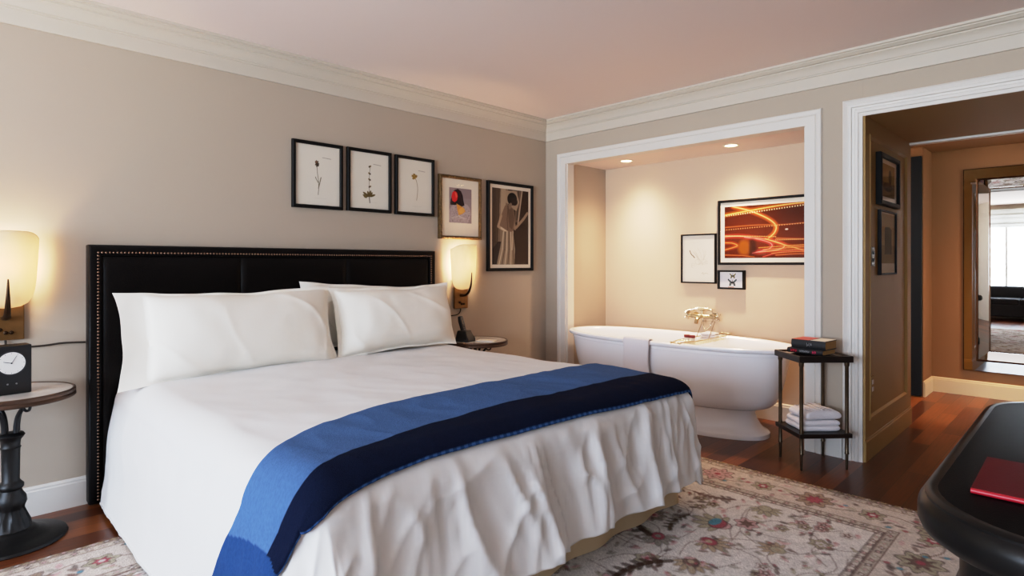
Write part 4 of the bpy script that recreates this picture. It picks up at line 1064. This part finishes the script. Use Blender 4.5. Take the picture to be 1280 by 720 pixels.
# ------------------------------------------------------------------ small two-tier stand
LA, LB_, LC = Vector((-.262, -2.212)), Vector((-.417, -2.403)), Vector((-.213, -2.588)); LD = LA+LC-LB_
cen = (LA+LC)/2
sx_ = (LC-LB_).length; sy_ = (LA-LB_).length; ang = math.atan2((LC-LB_).y, (LC-LB_).x)
st = thing('two_tier_stand', 'small dark two-tier stand with thin metal legs beside the bathtub', 'side table', (cen.x, cen.y, 0), ang)
hx, hy = sx_/2, sy_/2
TZ = .672
bm = bmesh.new()
c4 = [((-hx-.025, -hy-.025), (1, 1)), ((hx+.025, -hy-.025), (-1, 1)), ((hx+.025, hy+.025), (-1, -1)), ((-hx-.025, hy+.025), (1, -1))]
sweep(bm, c4, [(.0, TZ-.034), (0, TZ), (.003, TZ+.003), (.014, TZ+.003), (.016, TZ-.003), (.016, TZ-.034), (0, TZ-.034)], lambda a, b, h: (a, b, h))
obj('top_frame', bm, M['dark_wood'], st, smooth=30)
obj('top_panel', bx(-hx-.01, hx+.01, -hy-.01, hy+.01, TZ-.012, TZ-.003), mat('dark_mirror_top', (60, 54, 50), .12, coat=.5), st)
obj('shelf', bx(-hx-.022, hx+.022, -hy-.022, hy+.022, .192, .218), M['dark_wood'], st, bevel=.003)
for x in (-hx, hx):
    for y in (-hy, hy):
        bm = bmesh.new()
        lathe(bm, [(.006, 0), (.007, .004), (.0085, .09), (.0125, .094), (.0125, .100), (.0105, .104), (.0105, .19), (.012, .22), (.0105, .23), (.0105, .61), (.014, .618), (.014, .637)], 16, (x, y, 0))
        obj('leg', bm, M['metal_leg'], st, smooth=40)
def book(label, loc, rz, L, D, T, cover, marks, top=None):
    b = thing('book', label, 'book', loc, rz)
    bm = bmesh.new()                 # local x along the spine, spine on -y
    box(bm, -L/2, L/2, 0, D, 0, .003); box(bm, -L/2, L/2, 0, D, T-.003, T)
    rings = [[(x, -.004*math.sin(PI*k/6)*1.5, T*k/6) for x in (-L/2, L/2)] for k in range(7)]
    ring_loft(bm, rings, False); obj('cover', bm, cover, b, bevel=.0008)
    obj('pages', bx(-L/2+.004, L/2-.004, .001, D-.005, .003, T-.003), M['pages'], b)
    for (x0, x1, z0, z1, mi) in marks:
        cvm = Canvas(x1-x0, (z1-z0)*T, .0012, (20, 18, 20))
        n = max(2, int((x1-x0)/.012)); w = (x1-x0)/n; hh = (z1-z0)*T
        for k in range(n):
            c_ = ((186, 48, 62), (130, 128, 128), (200, 66, 96))[mi]
            cvm.line([((k+.2)*w, hh*.1), ((k+.2)*w, hh*.9)], .0028, c_); cvm.line([((k+.2)*w, hh*(.9 if k % 2 else .1)), ((k+.75)*w, hh*.5), ((k+.3)*w, hh*.5)], .0022, c_); cvm.line([((k+.75)*w, hh*.9), ((k+.75)*w, hh*.2)], .002, c_)
        cvm.mesh('spine_title', M['print'], b, lambda X, Y: (X+x0, 0*X-.0068, Y+z0*T))
    if top:
        bm = bmesh.new(); box(bm, -L/2+.001, L/2-.10, .002, D-.002, T, T+.0006, 0); box(bm, -L/2+.11, L/2-.004, .002, D-.002, T, T+.0006, 1); obj('jacket_panel', bm, top, b)
    return b
BA = math.radians(-98)
book('black book with red and grey spine lettering at the bottom of the stand\'s pile', (-.322, -2.385, TZ+.0035), BA, .215, .16, .030, M['book_black'], [(-.085, -.045, .2, .8, 0), (-.03, .03, .25, .75, 1), (.045, .07, .2, .8, 2)])
book('thick black book with an orange-red and white cover lying on top of the other', (-.315, -2.402, TZ+.0342), BA+.05, .20, .16, .052, M['book_black'], [(-.01, .025, .25, .75, 1)], (M['book_red'], M['paper']))
folded('folded_towel', 'thick folded white towel at the bottom on the stand\'s lower shelf', (cen.x, cen.y, .2185), ang, .246, .214, .066, 2, seed=1, group='white towels on the stand shelf')
tw2 = folded('folded_towel', 'ribbed white towel folded on top of the thick one on the stand\'s shelf', (cen.x+.008, cen.y-.008, .290), ang+.08, .236, .204, .034, 1, seed=4, group='white towels on the stand shelf', dome=.022)
bm = bmesh.new()
for k in range(5):
    x = -.075+.036*k; tube(bm, [(x, y, .034+.022*(1-(x/.1175)**2)+.004*noise.noise((x*14, y*14, 4))) for y in np.linspace(-.085, .085, 10)], .003, 6)
obj('ribbing', bm, M['towel'], tw2, smooth=60)

# ------------------------------------------------------------------ desk and folder
dk = thing('desk', 'black round-cornered desk with moulded edge at the right front', 'desk', (-2.055, -3.76, 0))
DH, DV = .715, .40
def rr_prof(bm, prof, r0, cap0=True, cap1=True):
    rings = [[(x, y, z) for x, y in rrect(DH+o, DV+o, max(.02, r0+o), 12)] for o, z in prof]
    ring_loft(bm, rings, True, cap0, cap1)
bm = bmesh.new(); rr_prof(bm, [(-.05, .662), (-.02, .666), (-.006, .676), (.0, .690), (.0, .712), (-.002, .724), (-.008, .734), (-.013, .739), (-.013, .744), (-.020, .749), (-.028, .7495), (-.05, .7485)], .25)
obj('desktop', bm, M['desk'], dk, smooth=40)
bm = bmesh.new(); rr_prof(bm, [(-.035, .748), (-.036, .7492), (-.039, .7496)], .25); obj('leather_inlay', bm, M['desktop'], dk, smooth=40)
bm = bmesh.new(); rr_prof(bm, [(-.075, .13), (-.072, .14), (-.072, .52), (-.066, .53), (-.060, .545), (-.066, .56), (-.072, .57), (-.072, .655), (-.06, .662), (-.05, .669)], .25); obj('body', bm, M['desk'], dk, smooth=40)
bm = bmesh.new(); rr_prof(bm, [(-.03, 0.013), (-.03, .09), (-.036, .105), (-.05, .115), (-.06, .13)], .25); obj('plinth', bm, M['desk'], dk, smooth=40)
fo = thing('folder', 'dark red leather folder lying on the black desk', 'folder', (-2.415, -3.497, .7505), .01)
X0, X1, Y0, Y1 = -.135, .135, -.16, .045
bm = bmesh.new(); box(bm, X0, X1, Y0, Y1, 0, .003); obj('back_cover', bm, M['red'], fo, bevel=.001)
obj('papers', bx(X0+.004, X1-.006, Y0+.005, Y1-.005, .003, .008), M['paper'], fo)
bm = bmesh.new(); box(bm, X0, X1, Y0, Y1, .008, .011); obj('front_cover', bm, M['red'], fo, bevel=.001)
bm = bmesh.new(); tube(bm, [(X0, Y0, .0055), (X0, Y1, .0055)], .0055, 10); obj('spine', bm, mat('bright_red_spine', (170, 22, 40), .35), fo, smooth=60)

# ------------------------------------------------------------------ hall mirror
MY0, MY1, MZ0, MZ1 = -2.745, -4.15, .235, 2.09
mr = thing('wall_mirror', 'tall mirror with wide silvered border strips at the end of the hall', 'mirror', (HX, (MY0+MY1)/2, 0))
mw, cz = (MY0-MY1)/2, (MZ0+MZ1)/2; mh = (MZ1-MZ0)/2
def mc(i): return [((mw-i, -mh+i), (-1, 1)), ((mw-i, mh-i), (-1, -1)), ((-mw+i, mh-i), (1, -1)), ((-mw+i, -mh+i), (1, 1))]
mpf = lambda a, b, h: (-h, a, cz+b)
bm = bmesh.new(); sweep(bm, mc(0), [(0, 0), (0, .02), (.004, .024), (.006, .022)], mpf); sweep(bm, mc(.094), [(0, .02), (.002, .030), (.012, .032), (.018, .03)], mpf); sweep(bm, mc(.186), [(0, .016), (.002, .026), (.010, .026), (.012, .014)], mpf)
obj('frame', bm, M['mirror_edge'], mr)
bm = bmesh.new(); sweep(bm, mc(.006), [(0, .024), (.088, .024)], mpf); obj('outer_mirror_band', bm, M['mirror'], mr)
bm = bmesh.new(); sweep(bm, mc(.112), [(0, .031), (.074, .016)], mpf); obj('inner_mirror_band', bm, M['mirror'], mr)
bm = bmesh.new(); vs = [bm.verts.new((-.014, a, cz+b)) for a, b in ((mw-.197, -mh+.197), (mw-.197, mh-.197), (-mw+.197, mh-.197), (-mw+.197, -mh+.197))]; bm.faces.new(vs); obj('mirror_pane', bm, M['mirror'], mr)
obj('backing', bx(-.012, 0, -mw+.005, mw-.005, MZ0+.005, MZ1-.005), M['black'], mr)

# sofa below the window (seen in the mirror)
so = thing('sofa', 'black sofa under the window, seen only in the hall mirror', 'sofa', (-6.90, -2.75, 0))
obj('seat_base', bx(-.40, .40, -1.1, 1.1, .10, .36), M['sofa'], so, bevel=.02)
obj('backrest', bx(-.43, -.22, -1.1, 1.1, .36, .73), M['sofa'], so, bevel=.04, seg=4)
for y in (-1.0, 1.0): obj('armrest', bx(-.40, .40, y-.1, y+.1, .36, .58), M['sofa'], so, bevel=.04, seg=4)
for k in range(3): obj('seat_cushion', bx(-.22, .41, -.89+.595*k, -.305+.595*k, .36, .48), M['sofa'], so, bevel=.03, seg=4)
for x in (-.35, .35):
    for y in (-1.0, 1.0):
        bm = bmesh.new(); lathe(bm, [(.02, .002), (.028, .1)], 12, (x, y, 0)); obj('leg', bm, M['dark_wood'], so, smooth=40)

# ------------------------------------------------------------------ ceiling spots
def downlight(label, x, y, z, group, watt, ang=120, col=(1, .69, .45)):
    t = thing('recessed_downlight', label, 'ceiling light', (x, y, z), 0, group)
    bm = bmesh.new(); rings = [[(r*math.cos(2*PI*k/32), r*math.sin(2*PI*k/32), zz) for k in range(32)] for r, zz in ((.062, 0), (.060, -.004), (.048, -.005), (.045, -.001))]
    ring_loft(bm, rings, True); obj('trim_ring', bm, M['trim_ring'], t, smooth=40)
    bm = bmesh.new(); rings = [[(r*math.cos(2*PI*k/32), r*math.sin(2*PI*k/32), zz) for k in range(32)] for r, zz in ((.045, -.001), (.044, -.002), (.02, -.003))]
    ring_loft(bm, rings, True, False, True); obj('lamp_lens', bm, M['lamp_glow'], t, smooth=40)
    ld = bpy.data.lights.new('spot_lamp', 'SPOT'); ld.energy = watt; ld.color = col; ld.spot_size = math.radians(176); ld.spot_blend = .2; ld.shadow_soft_size = .04
    ld.use_nodes = True; nt = ld.node_tree; em = nt.nodes['Emission']     # beam that falls off smoothly away from straight down
    tc = nt.nodes.new('ShaderNodeTexCoord'); sp = nt.nodes.new('ShaderNodeSeparateXYZ'); ab = nt.nodes.new('ShaderNodeMath'); ab.operation = 'ABSOLUTE'
    pw_ = nt.nodes.new('ShaderNodeMath'); pw_.operation = 'POWER'; pw_.inputs[1].default_value = ang
    nt.links.new(tc.outputs['Normal'], sp.inputs[0]); nt.links.new(sp.outputs['Z'], ab.inputs[0]); nt.links.new(ab.outputs[0], pw_.inputs[0]); nt.links.new(pw_.outputs[0], em.inputs['Strength'])
    lo = bpy.data.objects.new('spot_lamp', ld); COL.objects.link(lo); lo.parent = t; lo.location = (0, 0, -.02)
    return t
AW, HW = 150, 270
downlight('lit recessed ceiling spot above the left end of the bathtub', .30, -.685, AZ, 'recessed spots above the bathtub', AW, 6)
downlight('lit recessed ceiling spot above the right end of the bathtub', .30, -1.64, AZ, 'recessed spots above the bathtub', AW, 6)
downlight('lit recessed ceiling spot in the hall before the mirror', 2.15, -3.20, 2.285, None, HW, 8, (1, .56, .22))

# ------------------------------------------------------------------ daylight and camera
wd = bpy.data.worlds.new('overcast_sky'); SC.world = wd; wd.use_nodes = True
wn = wd.node_tree; bg = wn.nodes['Background']; bg.inputs['Strength'].default_value = 20
wt = wn.nodes.new('ShaderNodeTexCoord'); wsx = wn.nodes.new('ShaderNodeSeparateXYZ'); wr = wn.nodes.new('ShaderNodeValToRGB'); wm = wn.nodes.new('ShaderNodeMath')
wm.operation = 'MULTIPLY_ADD'; wm.inputs[1].default_value = .5; wm.inputs[2].default_value = .5
wn.links.new(wt.outputs['Generated'], wsx.inputs[0]); wn.links.new(wsx.outputs['Z'], wm.inputs[0]); wn.links.new(wm.outputs[0], wr.inputs['Fac']); wn.links.new(wr.outputs['Color'], bg.inputs['Color'])
e_ = wr.color_ramp.elements      # lower half added brighter than the sky to lift the ceiling, overcast sky above
e_[0].position = .40; e_[0].color = (1.16, 1.30, 1.45, 1); e_[1].position = .56; e_[1].color = (.64, .79, 1.0, 1)
pd = bpy.data.lights.new('window_portal', 'AREA'); pd.shape = 'RECTANGLE'; pd.size = WY0-WY1; pd.size_y = WZ1-WZ0; pd.cycles.is_portal = True
po = bpy.data.objects.new('window_portal', pd); COL.objects.link(po); po.location = (WX-.16, (WY0+WY1)/2, (WZ0+WZ1)/2); po.rotation_euler = (PI/2, 0, -PI/2)

cd_ = bpy.data.cameras.new('camera'); cam = bpy.data.objects.new('camera', cd_); COL.objects.link(cam)
cd_.sensor_width = 36; cd_.lens = 730/1280*36; cd_.shift_y = -30.5/1280; cd_.clip_start = .05
cam.location = (-4.06, -3.64, 1.22); cam.rotation_euler = (PI/2, 0, math.radians(45.2-90)); SC.camera = cam
SC.view_settings.view_transform = 'Standard'; SC.view_settings.look = 'None'; SC.view_settings.exposure = 0

# gentle film-like shoulder so that the whites near the window keep their shading
vs_ = SC.view_settings; vs_.use_curve_mapping = True; cm_ = vs_.curve_mapping
cm_.white_level = (2.4, 2.4, 2.4); cm_.use_clip = True
c_ = cm_.curves[3]
for x, y in ((.01, .008), (.05, .047), (.10, .102), (.20, .225), (.40, .465), (.55, .60), (.75, .705), (1.2, .81), (1.8, .88)):
    c_.points.new(x/2.4, y)
c_.points[0].location = (0, 0); c_.points[-1].location = (1, .94)
cm_.update()
